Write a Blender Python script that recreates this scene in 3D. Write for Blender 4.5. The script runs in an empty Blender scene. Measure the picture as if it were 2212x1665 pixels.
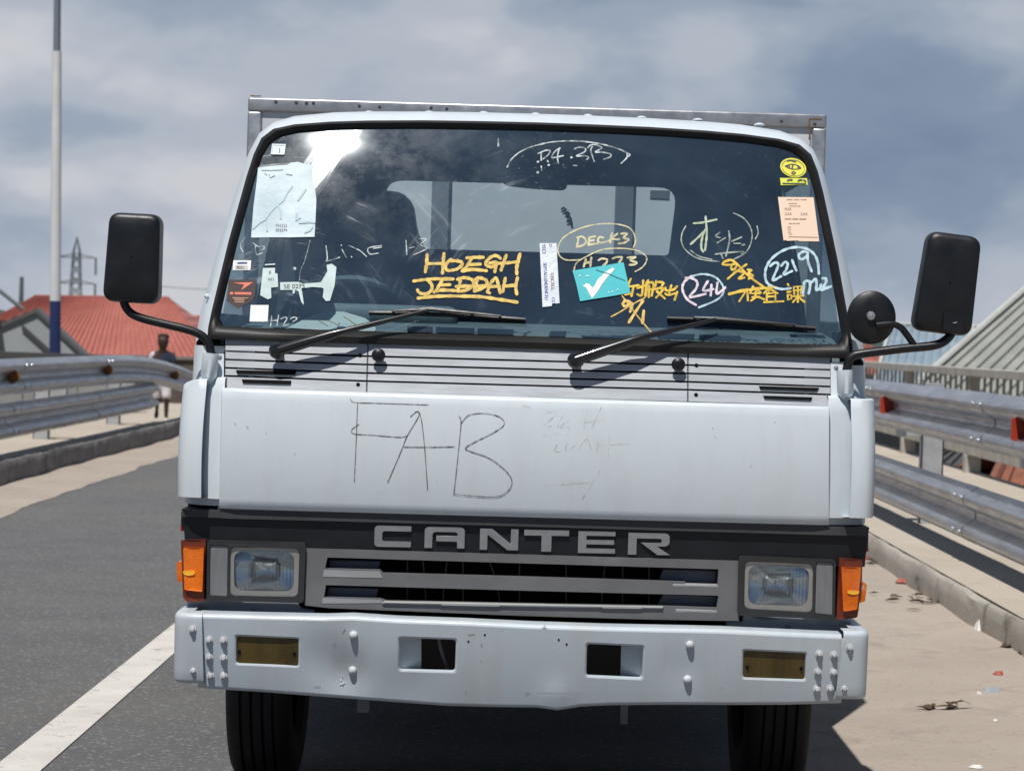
import bpy, bmesh, math, random
from mathutils import Vector, Matrix
from mathutils.geometry import tessellate_polygon, delaunay_2d_cdt
random.seed(7)
R = math.radians
scene = bpy.context.scene
COL = scene.collection

# ------------------------------------------------------------------ camera
F = 5100.0            # focal length in units of 1/2212 of the picture width
CAM = Vector((0.0, 0.0, 1.30))
def _axes():
    y = Vector((39.0, 97.0, -F)).normalized()            # travel axis of the road seen from the camera
    up = Vector((math.sin(R(1.75)), math.cos(R(1.75)), 0.0))
    z = (up - y * up.dot(y)).normalized()
    x = y.cross(z)
    return Matrix(((x.x, y.x, z.x), (x.y, y.y, z.y), (x.z, y.z, z.z)))   # world -> camera
W2C = _axes(); C2W = W2C.transposed()
cam_d = bpy.data.cameras.new('camera'); cam = bpy.data.objects.new('camera', cam_d)
COL.objects.link(cam); scene.camera = cam
cam_d.sensor_width = 36.0; cam_d.lens = 36.0 * F / 2212.0
cam_d.clip_start = 0.1; cam_d.clip_end = 20000
cam.location = CAM; cam.rotation_euler = C2W.to_euler()
cam_d.dof.use_dof = True; cam_d.dof.focus_distance = 6.15; cam_d.dof.aperture_fstop = 9.0

# ------------------------------------------------------------------ light and sky
SUN = Vector((-0.147, -0.42, 0.895)).normalized()
sd = bpy.data.lights.new('sun', 'SUN'); sd.energy = 4.9; sd.angle = R(0.53); sd.color = (1.0, 0.968, 0.915)
so = bpy.data.objects.new('sun', sd); COL.objects.link(so)
so.rotation_euler = SUN.to_track_quat('Z', 'Y').to_euler(); so.location = SUN * 30
w = bpy.data.worlds.new('World'); scene.world = w; w.use_nodes = True
def build_sky():
    nt = w.node_tree; N = nt.nodes; L = nt.links; N.clear()
    out = N.new('ShaderNodeOutputWorld'); bg = N.new('ShaderNodeBackground'); bg.inputs[1].default_value = 0.05
    L.new(bg.outputs[0], out.inputs[0])
    sky = N.new('ShaderNodeTexSky'); sky.sky_type = 'NISHITA'; sky.sun_disc = False
    sky.sun_elevation = math.asin(SUN.z); sky.sun_rotation = math.atan2(SUN.x, SUN.y); sky.air_density = 0.75; sky.dust_density = 0.15; sky.ozone_density = 3.0; sky.altitude = 400
    tc = N.new('ShaderNodeTexCoord'); sep = N.new('ShaderNodeSeparateXYZ'); L.new(tc.outputs['Generated'], sep.inputs[0])
    def M(op, a, b=None, c=None):
        n = N.new('ShaderNodeMath'); n.operation = op
        for i, v in enumerate((a, b, c)):
            if v is None: continue
            if isinstance(v, (int, float)): n.inputs[i].default_value = v
            else: L.new(v, n.inputs[i])
        return n.outputs[0]
    def noise(sx, sy, sz, scale, detail, rough, dist, off):
        mp = N.new('ShaderNodeMapping'); mp.inputs['Scale'].default_value = (sx, sy, sz); mp.inputs['Location'].default_value = off
        L.new(tc.outputs['Generated'], mp.inputs[0])
        n = N.new('ShaderNodeTexNoise'); n.inputs['Scale'].default_value = scale; n.inputs['Detail'].default_value = detail
        n.inputs['Roughness'].default_value = rough; n.inputs['Distortion'].default_value = dist
        L.new(mp.outputs[0], n.inputs['Vector']); return n.outputs['Fac']
    n1 = noise(1, 1, 1.75, 5.6, 5, 0.46, 0.12, SKYOFF)
    n2 = noise(1, 1, 1.9, 15.0, 6, 0.5, 0.15, (4.4, 1.0, 7.7))
    v = M('ADD', M('MULTIPLY', n1, 0.66), M('MULTIPLY', n2, 0.34))
    v = M('SUBTRACT', v, M('MULTIPLY', M('MAXIMUM', sep.outputs[0], -0.25), 0.16))
    az = M('ARCTAN2', sep.outputs[0], sep.outputs[1]); el = sep.outputs[2]
    wob = M('MULTIPLY', M('SUBTRACT', n2, 0.5), 0.05)
    azw = M('ADD', az, wob); elw = M('ADD', el, M('MULTIPLY', M('SUBTRACT', n1, 0.5), 0.06))
    for a0, e0, wa, we, amp in CLOUDS:        # bearing, height, widths (radians), brightness: the larger masses of this sky
        da = M('MULTIPLY', M('SUBTRACT', azw, a0), 1 / wa); de = M('MULTIPLY', M('SUBTRACT', elw, e0), 1 / we)
        g = M('EXPONENT', M('MULTIPLY', M('ADD', M('MULTIPLY', da, da), M('MULTIPLY', de, de)), -1.0))
        v = M('MULTIPLY_ADD', g, amp, v)
    cr = N.new('ShaderNodeValToRGB'); L.new(v, cr.inputs[0]); e = cr.color_ramp
    e.interpolation = 'EASE'
    pts = SKYRAMP
    e.elements[0].position = pts[0][0]; e.elements[0].color = (*pts[0][1], 1)
    e.elements[1].position = pts[-1][0]; e.elements[1].color = (*pts[-1][1], 1)
    for p, c in pts[1:-1]:
        q = e.elements.new(p); q.color = (*c, 1)
    gain = N.new('ShaderNodeVectorMath'); gain.operation = 'SCALE'; gain.inputs[3].default_value = SKYGAIN
    L.new(cr.outputs[0], gain.inputs[0])
    # clouds stand over the far end of the road, the sky behind the camera is open
    m1 = N.new('ShaderNodeMapRange'); m1.interpolation_type = 'SMOOTHSTEP'
    m1.inputs[1].default_value = -0.15; m1.inputs[2].default_value = 0.75; L.new(sep.outputs[1], m1.inputs[0])
    mx = N.new('ShaderNodeMix'); mx.data_type = 'RGBA'; L.new(m1.outputs[0], mx.inputs[0])
    L.new(sky.outputs[0], mx.inputs[6]); L.new(gain.outputs[0], mx.inputs[7]); L.new(mx.outputs[2], bg.inputs[0])
SKYOFF = (2.9, 0.3, 1.25)
CLOUDS = [(-.150, .100, .055, .016, .055), (-.225, .113, .030, .016, .05), (-.155, .142, .10, .010, -.07), (-.135, .062, .024, .010, .075), (-.195, .060, .022, .010, .05), (-.195, .048, .03, .007, .03),
          (-.175, .085, .05, .010, -.04), (-.085, .125, .035, .020, .055), (.035, .120, .045, .014, .085), (.070, .128, .025, .008, .06), (.10, .148, .06, .007, -.09), (.165, .100, .075, .028, -.075), (.20, .135, .05, .012, .03),
          (.19, .035, .07, .014, .045), (-.07, .095, .05, .010, -.05), (.06, .100, .08, .010, .03), (-.02, .15, .06, .008, .03)]
SKYGAIN = 1 / 0.05
SKYRAMP = [(0.28, (0.185, 0.25, 0.365)), (0.40, (0.245, 0.315, 0.43)), (0.48, (0.345, 0.41, 0.51)), (0.56, (0.47, 0.515, 0.595)), (0.66, (0.62, 0.635, 0.68))]
build_sky()
vs = scene.view_settings
vs.view_transform = 'Standard'; vs.look = 'None'; vs.exposure = -0.09; vs.gamma = 1.0; vs.use_curve_mapping = False
scene.render.engine = 'CYCLES'
scene.cycles.max_bounces = 10; scene.cycles.transparent_max_bounces = 24
scene.cycles.caustics_reflective = False; scene.cycles.caustics_refractive = False
scene.cycles.use_denoising = True

# ------------------------------------------------------------------ measuring: a direction seen in the photograph, met with a real surface
def ray(px, py):
    return C2W @ Vector(((px - 1106.0) / F, (832.5 - py) / F, -1.0))
def U(px, py, y):
    d = ray(px, py); return CAM + d * (y / d.y)
def UG(px, py, g, off=0.0):
    d = ray(px, py); y = 6.0
    for _ in range(10):
        p = CAM + d * (y / d.y); y = g(p.x, p.z) + off
    return CAM + d * (y / d.y)
def Zm(x0, y0, s):            # enlarged crop -> measuring units
    return lambda pts: [((x0 + a * s) / 1.15732, (y0 + b * s) / 1.15732) for a, b in pts]

# front surfaces of the cab
def wz(z): t = z - 1.30; return 6.0 + 0.43 * t + 0.142 * t * t
def gW(x, z): return wz(z) + x * x / 24.0
def gB(x, z): return 5.915 + x * x / 20.0
def gH(x, z):
    t = min(1.1, max(-0.1, (z - 0.862) / 0.292))
    return 5.905 + 0.292 * (-0.165 * t + 0.195 * t * t) + x * x / 20.0 + max(0.0, abs(x) - 0.70) ** 2 * 0.8
def gC(x, z): return 5.945 + 0.36 * (z - 1.154) + x * x / 20.0
def gM(x, z): return 5.80 + x * x / 26.0 + (0.60 - z) * 0.10 + 0.4 * max(0.0, 0.60 - z) ** 2

# ------------------------------------------------------------------ mesh building
class MB:
    def __init__(s): s.v = []; s.f = []; s.m = []
    def add(s, vs, fs, mi=0):
        b = len(s.v); s.v += [tuple(p) for p in vs]
        for f in fs: s.f.append([b + i for i in f]); s.m.append(mi)
        return b
    def grid(s, rows, mi=0, close=False):
        n = len(rows[0]); vs_ = [p for r in rows for p in r]; fs = []
        for i in range(len(rows) - 1):
            for j in range(n if close else n - 1):
                k = (j + 1) % n
                fs.append([i * n + j, i * n + k, (i + 1) * n + k, (i + 1) * n + j])
        s.add(vs_, fs, mi)
    def box(s, x0, x1, y0, y1, z0, z1, mi=0, M=None):
        P = [Vector((x, y, z)) for x in (x0, x1) for y in (y0, y1) for z in (z0, z1)]
        if M: P = [M @ p for p in P]
        s.add(P, [(0, 1, 3, 2), (4, 6, 7, 5), (0, 4, 5, 1), (2, 3, 7, 6), (0, 2, 6, 4), (1, 5, 7, 3)], mi)
    def tube(s, pts, r, n=10, mi=0, caps=True, flat=1.0):
        pts = [Vector(p) for p in pts]; rs = r if isinstance(r, (list, tuple)) else [r] * len(pts)
        rows = []; ref = None
        for i, p in enumerate(pts):
            t = ((pts[min(i + 1, len(pts) - 1)] - pts[max(i - 1, 0)])).normalized()
            if ref is None:
                ref = t.cross(Vector((0, 0, 1)))
                if ref.length < 1e-3: ref = t.cross(Vector((1, 0, 0)))
            a = (ref - t * ref.dot(t)).normalized(); ref = a; b = t.cross(a)
            rows.append([p + (a * math.cos(2 * math.pi * k / n) + b * math.sin(2 * math.pi * k / n) * flat) * rs[i] for k in range(n)])
        base = len(s.v); s.grid(rows, mi, close=True)
        if caps:
            s.f.append([base + k for k in range(n)][::-1]); s.m.append(mi)
            e = base + (len(rows) - 1) * n; s.f.append([e + k for k in range(n)]); s.m.append(mi)
    def lathe(s, prof, M, n=32, mi=0):      # prof: (radius, along); axis = local X of M
        rows = [[M @ Vector((a, r * math.cos(2 * math.pi * k / n), r * math.sin(2 * math.pi * k / n))) for k in range(n)] for r, a in prof]
        s.grid(rows, mi, close=True)
    def plate(s, outline, surf, off, thick, holes=(), step=45.0, mi=0, dense=True):
        loops = [densify(l, step) if dense else l for l in [outline, *holes]]
        flat = [p for l in loops for p in l]
        wd = max(p[0] for p in flat) - min(p[0] for p in flat)
        if wd > 260 and callable(surf):       # wide panels: a net of points so that the face follows the curved front
            edges = []; k = 0
            for l in loops: edges += [(k + i, k + (i + 1) % len(l)) for i in range(len(l))]; k += len(l)
            ys = [p[1] for p in flat]; g = 22.0; x0 = min(p[0] for p in flat); pts = list(flat)
            for i in range(1, int(wd / g)):
                for j in range(1, int((max(ys) - min(ys)) / g) + 1):
                    p = (x0 + i * g, min(ys) + j * g - 3)
                    if in_poly(p, loops[0]) and not any(in_poly(p, l) for l in loops[1:]): pts.append(p)
            V, E, FA, *_ = delaunay_2d_cdt([Vector(p) for p in pts], edges, [], 0, 1e-4)
            ok = []
            for f in FA:
                c = (sum(V[i].x for i in f) / len(f), sum(V[i].y for i in f) / len(f))
                if in_poly(c, loops[0]) and not any(in_poly(c, l) for l in loops[1:]): ok.append(list(f))
            fr = [UG(p.x, p.y, surf, off) for p in V]; n = len(fr)
            s.add(fr + [p + Vector((0, thick, 0)) for p in fr], ok + [[n + i for i in f][::-1] for f in ok], mi)
            for l in loops:
                b = [UG(a, c, surf, off) for a, c in l]; s.grid([b, [p + Vector((0, thick, 0)) for p in b]], mi, close=True)
            s.weld = True; return
        tri = tessellate_polygon([[Vector((a, b, 0)) for a, b in l] for l in loops])
        fr = [UG(a, b, surf, off) if callable(surf) else U(a, b, surf + off) for a, b in flat]
        bk = [p + Vector((0, thick, 0)) for p in fr]; n = len(fr)
        fs = []
        for t in tri:
            fs.append(list(t)); fs.append([n + i for i in t][::-1])
        k = 0
        for l in loops:
            for i in range(len(l)):
                a = k + i; b = k + (i + 1) % len(l); fs.append([a, b, n + b, n + a])
            k += len(l)
        s.add(fr + bk, fs, mi)
    def build(s, name, mats, parent=None, bevel=0.0, seg=2, angle=38, smooth=True, recalc=True):
        if not isinstance(mats, (list, tuple)): mats = [mats]
        org = Vector(parent['_org']) if parent is not None else Vector((0, 0, 0))
        me = bpy.data.meshes.new(name)
        me.from_pydata([Vector(p) - org for p in s.v], [], s.f)
        for m in mats: me.materials.append(m)
        for p, mi in zip(me.polygons, s.m): p.material_index = mi
        bm = bmesh.new(); bm.from_mesh(me)
        if getattr(s, 'weld', False): bmesh.ops.remove_doubles(bm, verts=bm.verts, dist=2e-5)
        if recalc: bmesh.ops.recalc_face_normals(bm, faces=bm.faces)
        if bevel > 0:
            bmesh.ops.dissolve_degenerate(bm, dist=1e-5, edges=bm.edges)
            ed = [e for e in bm.edges if e.is_manifold and e.calc_face_angle(0) > R(40)]
            bmesh.ops.bevel(bm, geom=ed, offset=bevel, segments=seg, profile=0.5, affect='EDGES', clamp_overlap=True)
        bm.to_mesh(me); bm.free()
        if bevel > 0 and seg <= 2 and angle == 38: angle = 20      # crisp faces beside a narrow chamfer
        if smooth:
            me.shade_smooth(); me.set_sharp_from_angle(angle=R(angle))
        o = bpy.data.objects.new(name, me); COL.objects.link(o)
        if parent is not None: o.parent = parent; o['_org'] = tuple(org)
        else: o['_org'] = (0, 0, 0)
        return o
def in_poly(p, l):
    c = False; j = len(l) - 1
    for i in range(len(l)):
        if (l[i][1] > p[1]) != (l[j][1] > p[1]) and p[0] < (l[j][0] - l[i][0]) * (p[1] - l[i][1]) / (l[j][1] - l[i][1]) + l[i][0]: c = not c
        j = i
    return c
def densify(l, step):
    out = []
    for i, (a, b) in enumerate(l):
        c, d = l[(i + 1) % len(l)]; n = max(1, int(math.hypot(c - a, d - b) / step + 0.5))
        for k in range(n): out.append((a + (c - a) * k / n, b + (d - b) * k / n))
    return out
def rounded(quad, r, n=5):
    out = []; m = len(quad)
    for i in range(m):
        p = Vector((*quad[i], 0)); a = Vector((*quad[i - 1], 0)) - p; b = Vector((*quad[(i + 1) % m], 0)) - p
        rr = r[i] if isinstance(r, (list, tuple)) else r
        rr = min(rr, a.length * 0.48, b.length * 0.48); s_ = p + a.normalized() * rr; e = p + b.normalized() * rr
        for k in range(n + 1):
            t = k / n; q = s_ * (1 - t) ** 2 + p * 2 * t * (1 - t) + e * t * t; out.append((q.x, q.y))
    return out
def shrink(quad, d):
    cx = sum(p[0] for p in quad) / len(quad); cy = sum(p[1] for p in quad) / len(quad)
    w_ = max(abs(p[0] - cx) for p in quad); h_ = max(abs(p[1] - cy) for p in quad)
    return [(cx + (a - cx) * (w_ - d) / w_, cy + (b - cy) * (h_ - d) / h_) for a, b in quad]
def spline(pts, n=6):
    if len(pts) < 3: return pts
    P = [pts[0]] + list(pts) + [pts[-1]]; out = []
    for i in range(1, len(P) - 2):
        p0, p1, p2, p3 = P[i - 1:i + 3]
        for k in range(n):
            t = k / n
            out.append(tuple(0.5 * (2 * p1[j] + (p2[j] - p0[j]) * t + (2 * p0[j] - 5 * p1[j] + 4 * p2[j] - p3[j]) * t * t + (3 * p1[j] - p0[j] - 3 * p2[j] + p3[j]) * t ** 3) for j in range(len(p1))))
    out.append(tuple(P[-2])); return out

def thing(name, label, cat, loc=(0, 0, 0), group=None):
    o = bpy.data.objects.new(name, None); COL.objects.link(o); o.location = loc; o['_org'] = tuple(loc)
    o.empty_display_size = 0.2
    o['label'] = label; o['category'] = cat
    if group: o['group'] = group
    return o
def tag(o, label=None, cat=None, group=None, kind=None):
    for k, v in (('label', label), ('category', cat), ('group', group), ('kind', kind)):
        if v: o[k] = v
    return o

# ------------------------------------------------------------------ materials
def mat(name, col, rough=0.5, metal=0.0, spec=0.5, coat=0.0, var=0.0, vscale=8.0, bump=0.0, bscale=60.0, rvar=0.0, col2=None, stretch=(1, 1, 1), trans=0.0, ior=1.45, detail=6.0, vlo=0.35, vhi=0.65):
    m = bpy.data.materials.new(name); m.use_nodes = True; nt = m.node_tree; N = nt.nodes; L = nt.links
    b = N['Principled BSDF']
    b.inputs['Base Color'].default_value = (*col, 1); b.inputs['Roughness'].default_value = rough; b.inputs['Metallic'].default_value = metal
    b.inputs['Specular IOR Level'].default_value = spec; b.inputs['Coat Weight'].default_value = coat; b.inputs['Coat Roughness'].default_value = 0.08
    b.inputs['Transmission Weight'].default_value = trans; b.inputs['IOR'].default_value = ior
    tc = N.new('ShaderNodeTexCoord'); mp = N.new('ShaderNodeMapping'); mp.inputs['Scale'].default_value = stretch
    L.new(tc.outputs['Object'], mp.inputs[0])
    def noise(sc, det=detail, ro=0.6):
        n = N.new('ShaderNodeTexNoise'); n.inputs['Scale'].default_value = sc; n.inputs['Detail'].default_value = det; n.inputs['Roughness'].default_value = ro
        L.new(mp.outputs[0], n.inputs['Vector']); return n.outputs['Fac']
    if var > 0 or col2:
        c2 = col2 or tuple(c * (1 - var) for c in col)
        r = N.new('ShaderNodeMapRange'); r.inputs[1].default_value = vlo; r.inputs[2].default_value = vhi; L.new(noise(vscale), r.inputs[0])
        mx = N.new('ShaderNodeMix'); mx.data_type = 'RGBA'; L.new(r.outputs[0], mx.inputs[0])
        mx.inputs[6].default_value = (*c2, 1); mx.inputs[7].default_value = (*col, 1); L.new(mx.outputs[2], b.inputs['Base Color'])
    if rvar > 0:
        r = N.new('ShaderNodeMapRange'); r.inputs[1].default_value = 0.3; r.inputs[2].default_value = 0.7
        r.inputs[3].default_value = max(0.02, rough - rvar); r.inputs[4].default_value = min(1, rough + rvar); L.new(noise(vscale * 1.7), r.inputs[0]); L.new(r.outputs[0], b.inputs['Roughness'])
    if bump > 0:
        bp = N.new('ShaderNodeBump'); bp.inputs['Strength'].default_value = 1.0; bp.inputs['Distance'].default_value = bump
        L.new(noise(bscale), bp.inputs['Height']); L.new(bp.outputs[0], b.inputs['Normal'])
    return m
def nodes_of(m): return m.node_tree.nodes, m.node_tree.links, m.node_tree.nodes['Principled BSDF']

def paint(name, col, dirt=(0.45, 0.43, 0.40), amount=0.25, rough=0.33):
    """white truck paint: fine dust film in blotches and faint runs, scattered chips"""
    m = mat(name, col, rough, coat=0.25, bump=0.0006, bscale=5.0, rvar=0.12, vscale=4)
    N, L, b = nodes_of(m)
    tc = N.new('ShaderNodeTexCoord'); mp = N.new('ShaderNodeMapping'); mp.inputs['Scale'].default_value = (9, 3, 2.2); L.new(tc.outputs['Object'], mp.inputs[0])
    n1 = N.new('ShaderNodeTexNoise'); n1.inputs['Scale'].default_value = 1.6; n1.inputs['Detail'].default_value = 9; n1.inputs['Roughness'].default_value = 0.68; L.new(mp.outputs[0], n1.inputs['Vector'])
    r1 = N.new('ShaderNodeMapRange'); r1.inputs[1].default_value = 0.46; r1.inputs[2].default_value = 0.8; r1.inputs[4].default_value = amount; L.new(n1.outputs['Fac'], r1.inputs[0])
    n2 = N.new('ShaderNodeTexVoronoi'); n2.inputs['Scale'].default_value = 26; L.new(tc.outputs['Object'], n2.inputs['Vector'])
    n3 = N.new('ShaderNodeTexNoise'); n3.inputs['Scale'].default_value = 3.3; n3.inputs['Detail'].default_value = 4; L.new(tc.outputs['Object'], n3.inputs['Vector'])
    r2 = N.new('ShaderNodeMapRange'); r2.inputs[1].default_value = 0.055; r2.inputs[2].default_value = 0.03; L.new(n2.outputs['Distance'], r2.inputs[0])
    r3 = N.new('ShaderNodeMapRange'); r3.inputs[1].default_value = 0.56; r3.inputs[2].default_value = 0.62; L.new(n3.outputs['Fac'], r3.inputs[0])
    mu = N.new('ShaderNodeMath'); mu.operation = 'MULTIPLY'; L.new(r2.outputs[0], mu.inputs[0]); L.new(r3.outputs[0], mu.inputs[1])
    mx = N.new('ShaderNodeMix'); mx.data_type = 'RGBA'; L.new(r1.outputs[0], mx.inputs[0]); mx.inputs[6].default_value = (*col, 1); mx.inputs[7].default_value = (*dirt, 1)
    m2 = N.new('ShaderNodeMix'); m2.data_type = 'RGBA'; L.new(mu.outputs[0], m2.inputs[0]); L.new(mx.outputs[2], m2.inputs[6]); m2.inputs[7].default_value = (0.22, 0.19, 0.17, 1)
    L.new(m2.outputs[2], b.inputs['Base Color'])
    return m
def glass(name, tint=(0.74, 0.84, 0.86), film=0.0, gloss_r=0.0, refl=1.0, haze=0.0):
    """single-sheet glass: clear, tinted, Fresnel reflection, optional film of dust and wiper smears with sky reflection put into its blue colour"""
    m = bpy.data.materials.new(name); m.use_nodes = True; nt = m.node_tree; N = nt.nodes; L = nt.links; N.clear()
    out = N.new('ShaderNodeOutputMaterial'); tr = N.new('ShaderNodeBsdfTransparent'); tr.inputs[0].default_value = (*tint, 1)
    gl = N.new('ShaderNodeBsdfGlossy'); gl.inputs['Roughness'].default_value = gloss_r
    lw = N.new('ShaderNodeLayerWeight'); lw.inputs[0].default_value = 0.5
    p = N.new('ShaderNodeMath'); p.operation = 'POWER'; L.new(lw.outputs['Facing'], p.inputs[0]); p.inputs[1].default_value = 5
    q = N.new('ShaderNodeMath'); q.operation = 'MULTIPLY_ADD'; L.new(p.outputs[0], q.inputs[0]); q.inputs[1].default_value = 0.9; q.inputs[2].default_value = 0.06 * refl
    mx = N.new('ShaderNodeMixShader'); L.new(q.outputs[0], mx.inputs[0]); L.new(tr.outputs[0], mx.inputs[1]); L.new(gl.outputs[0], mx.inputs[2])
    last = mx
    if haze:
        dh = N.new('ShaderNodeBsdfDiffuse'); dh.inputs[0].default_value = (.36, .40, .44, 1); mh = N.new('ShaderNodeMixShader'); mh.inputs[0].default_value = haze
        L.new(mx.outputs[0], mh.inputs[1]); L.new(dh.outputs[0], mh.inputs[2]); last = mh
    if film:
        tc = N.new('ShaderNodeTexCoord')
        def rng(src, a, b, lo=0.0, hi=1.0):
            r = N.new('ShaderNodeMapRange'); r.inputs[1].default_value = a; r.inputs[2].default_value = b; r.inputs[3].default_value = lo; r.inputs[4].default_value = hi; L.new(src, r.inputs[0]); return r.outputs[0]
        def mul(a, b, op='MULTIPLY'):
            n = N.new('ShaderNodeMath'); n.operation = op; L.new(a, n.inputs[0])
            if isinstance(b, float): n.inputs[1].default_value = b
            else: L.new(b, n.inputs[1])
            return n.outputs[0]
        def noise(sc, det, ro, vec=None, dist=0.0):
            n = N.new('ShaderNodeTexNoise'); n.inputs['Scale'].default_value = sc; n.inputs['Detail'].default_value = det; n.inputs['Roughness'].default_value = ro; n.inputs['Distortion'].default_value = dist
            L.new(vec or tc.outputs['Object'], n.inputs['Vector']); return n.outputs['Fac']
        # smears left along the sweep of the wipers: streaks in radius about each wiper spindle
        sm = None
        for (cx, cz, seed) in ((-0.64, 1.26, 0.0), (0.13, 1.26, 3.0)):
            mp = N.new('ShaderNodeMapping'); mp.inputs['Location'].default_value = (-cx, 0, -cz); L.new(tc.outputs['Object'], mp.inputs[0])
            sx = N.new('ShaderNodeSeparateXYZ'); L.new(mp.outputs[0], sx.inputs[0])
            rr = mul(mul(sx.outputs[0], sx.outputs[0]), mul(sx.outputs[2], sx.outputs[2]), 'ADD'); rr = mul(rr, 0.5, 'POWER')
            an = N.new('ShaderNodeMath'); an.operation = 'ARCTAN2'; L.new(sx.outputs[2], an.inputs[0]); L.new(sx.outputs[0], an.inputs[1])
            cb = N.new('ShaderNodeCombineXYZ'); L.new(mul(rr, 46.0), cb.inputs[0]); L.new(mul(an.outputs[0], 1.7), cb.inputs[1]); cb.inputs[2].default_value = seed
            st = rng(noise(1.0, 5, 0.65, cb.outputs[0]), 0.55, 0.80)
            st = mul(st, rng(noise(4.5, 3, 0.5), 0.47, 0.68))
            st = mul(st, rng(rr, 0.62, 0.40))
            sm = st if sm is None else mul(sm, st, 'MAXIMUM')
        dust = mul(rng(noise(9, 8, 0.7), 0.42, 0.85), 0.06)
        spots = mul(rng(noise(70, 4, 0.75, dist=1.0), 0.60, 0.82), rng(noise(3.1, 3, 0.5), 0.46, 0.66)); spots = mul(spots, 0.7)
        tot = mul(mul(sm, 1.3), mul(dust, spots, 'ADD'), 'ADD'); tot = mul(tot, film)
        gr = N.new('ShaderNodeBsdfGlossy'); gr.inputs['Roughness'].default_value = 0.24; gr.inputs[0].default_value = (0.9, 0.93, 0.95, 1)
        df = N.new('ShaderNodeBsdfDiffuse'); df.inputs[0].default_value = (0.25, 0.36, 0.47, 1)  # dust tinted blue to carry part of the sky's reflection
        m1 = N.new('ShaderNodeMixShader'); m1.inputs[0].default_value = 0.22; L.new(df.outputs[0], m1.inputs[1]); L.new(gr.outputs[0], m1.inputs[2])
        m2 = N.new('ShaderNodeMixShader'); L.new(tot, m2.inputs[0]); L.new(mx.outputs[0], m2.inputs[1]); L.new(m1.outputs[0], m2.inputs[2])
        # a thin even film of grime that catches the sun
        g2 = N.new('ShaderNodeBsdfGlossy'); g2.inputs['Roughness'].default_value = 0.055; g2.inputs[0].default_value = (.80, .92, 1, 1)
        m3 = N.new('ShaderNodeMixShader'); L.new(rng(noise(3.0, 6, 0.65), 0.35, 0.75, 0.0008, 0.006), m3.inputs[0]); L.new(m2.outputs[0], m3.inputs[1]); L.new(g2.outputs[0], m3.inputs[2])
        # a greasy wiped streak near the top of the driver's side
        so_ = N.new('ShaderNodeSeparateXYZ'); L.new(tc.outputs['Object'], so_.inputs[0])
        def lin(ax, az, c):
            a_ = N.new('ShaderNodeMath'); a_.operation = 'MULTIPLY_ADD'; L.new(so_.outputs[0], a_.inputs[0]); a_.inputs[1].default_value = ax; a_.inputs[2].default_value = c
            b_ = N.new('ShaderNodeMath'); b_.operation = 'MULTIPLY_ADD'; L.new(so_.outputs[2], b_.inputs[0]); b_.inputs[1].default_value = az; L.new(a_.outputs[0], b_.inputs[2]); return b_.outputs[0]
        ux, uz = 0.50, 0.866; px_, pz_ = -0.535, 1.80
        al = lin(ux, uz, -(ux * px_ + uz * pz_)); ac = lin(uz, -ux, -(uz * px_ - ux * pz_))
        cc = N.new('ShaderNodeCombineXYZ'); L.new(mul(ac, 60.0), cc.inputs[0]); L.new(mul(al, 5.0), cc.inputs[1])
        wob = noise(1.0, 4, 0.6, cc.outputs[0]); ab = N.new('ShaderNodeMath'); ab.operation = 'ABSOLUTE'; L.new(ac, ab.inputs[0])
        mask = mul(mul(rng(ab.outputs[0], 0.044, 0.0), rng(al, -0.50, 0.0)), rng(wob, 0.36, 0.62))
        g4 = N.new('ShaderNodeBsdfGlossy'); g4.inputs['Roughness'].default_value = 0.20; g4.inputs[0].default_value = (.86, .95, 1, 1)
        m4 = N.new('ShaderNodeMixShader'); L.new(mul(mask, 0.05), m4.inputs[0]); L.new(m3.outputs[0], m4.inputs[1]); L.new(g4.outputs[0], m4.inputs[2])
        dv = N.new('ShaderNodeBsdfDiffuse'); dv.inputs[0].default_value = (0.22, 0.38, 0.60, 1)  # blue veil over the whole pane: reflected sky painted as diffuse colour
        m5 = N.new('ShaderNodeMixShader'); L.new(rng(noise(2.2, 4, 0.6), 0.3, 0.7, 0.05, 0.10), m5.inputs[0]); L.new(m4.outputs[0], m5.inputs[1]); L.new(dv.outputs[0], m5.inputs[2])
        last = m5
    L.new(last.outputs[0], out.inputs[0]); return m

WHITE = paint('white_paint', (0.625, 0.685, 0.73))
BUMPW = paint('bumper_paint', (0.505, 0.57, 0.62), amount=0.5, rough=0.36)
COWL = mat('cowl_plastic', (0.46, 0.485, 0.52), 0.5, var=0.2, vscale=9, stretch=(1, 1, 7), rvar=0.1)
DARKGAP = mat('black_plastic_and_slot_shade', (0.008, 0.008, 0.009), 0.9, spec=0.1)
BLACKP = mat('black_plastic', (0.010, 0.0115, 0.0145), 0.40, var=0.3, vscale=12, rvar=0.1, bump=0.0003, bscale=300)
BANDG = mat('dark_grey_trim', (0.055, 0.057, 0.062), 0.5, var=0.2, vscale=10)
WIPER = mat('wiper_black', (0.012, 0.0125, 0.015), 0.27, coat=0.5, var=0.3, vscale=30)
RUBBER = mat('rubber', (0.011, 0.0102, 0.0108), 0.5, var=0.3, vscale=14, stretch=(1, 1, 1), bump=0.0004, bscale=120)
GRILLE = mat('grille_grey', (0.19, 0.19, 0.195), 0.42, metal=0.25, var=0.15, vscale=9, rvar=0.08)
LOUVRE = mat('louvre_grey', (0.10, 0.115, 0.15), 0.5, var=0.1)
BADGE = mat('badge_silver', (0.46, 0.46, 0.47), 0.3, metal=0.7, var=0.15, vscale=30)
BEZEL = mat('headlight_bezel', (0.035, 0.036, 0.038), 0.38, var=0.2, vscale=20)
RING = mat('headlight_ring', (0.42, 0.41, 0.39), 0.3, metal=0.55, var=0.15, vscale=25)
CHROME = mat('reflector_chrome', (0.80, 0.83, 0.86), 0.16, metal=1.0)
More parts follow.
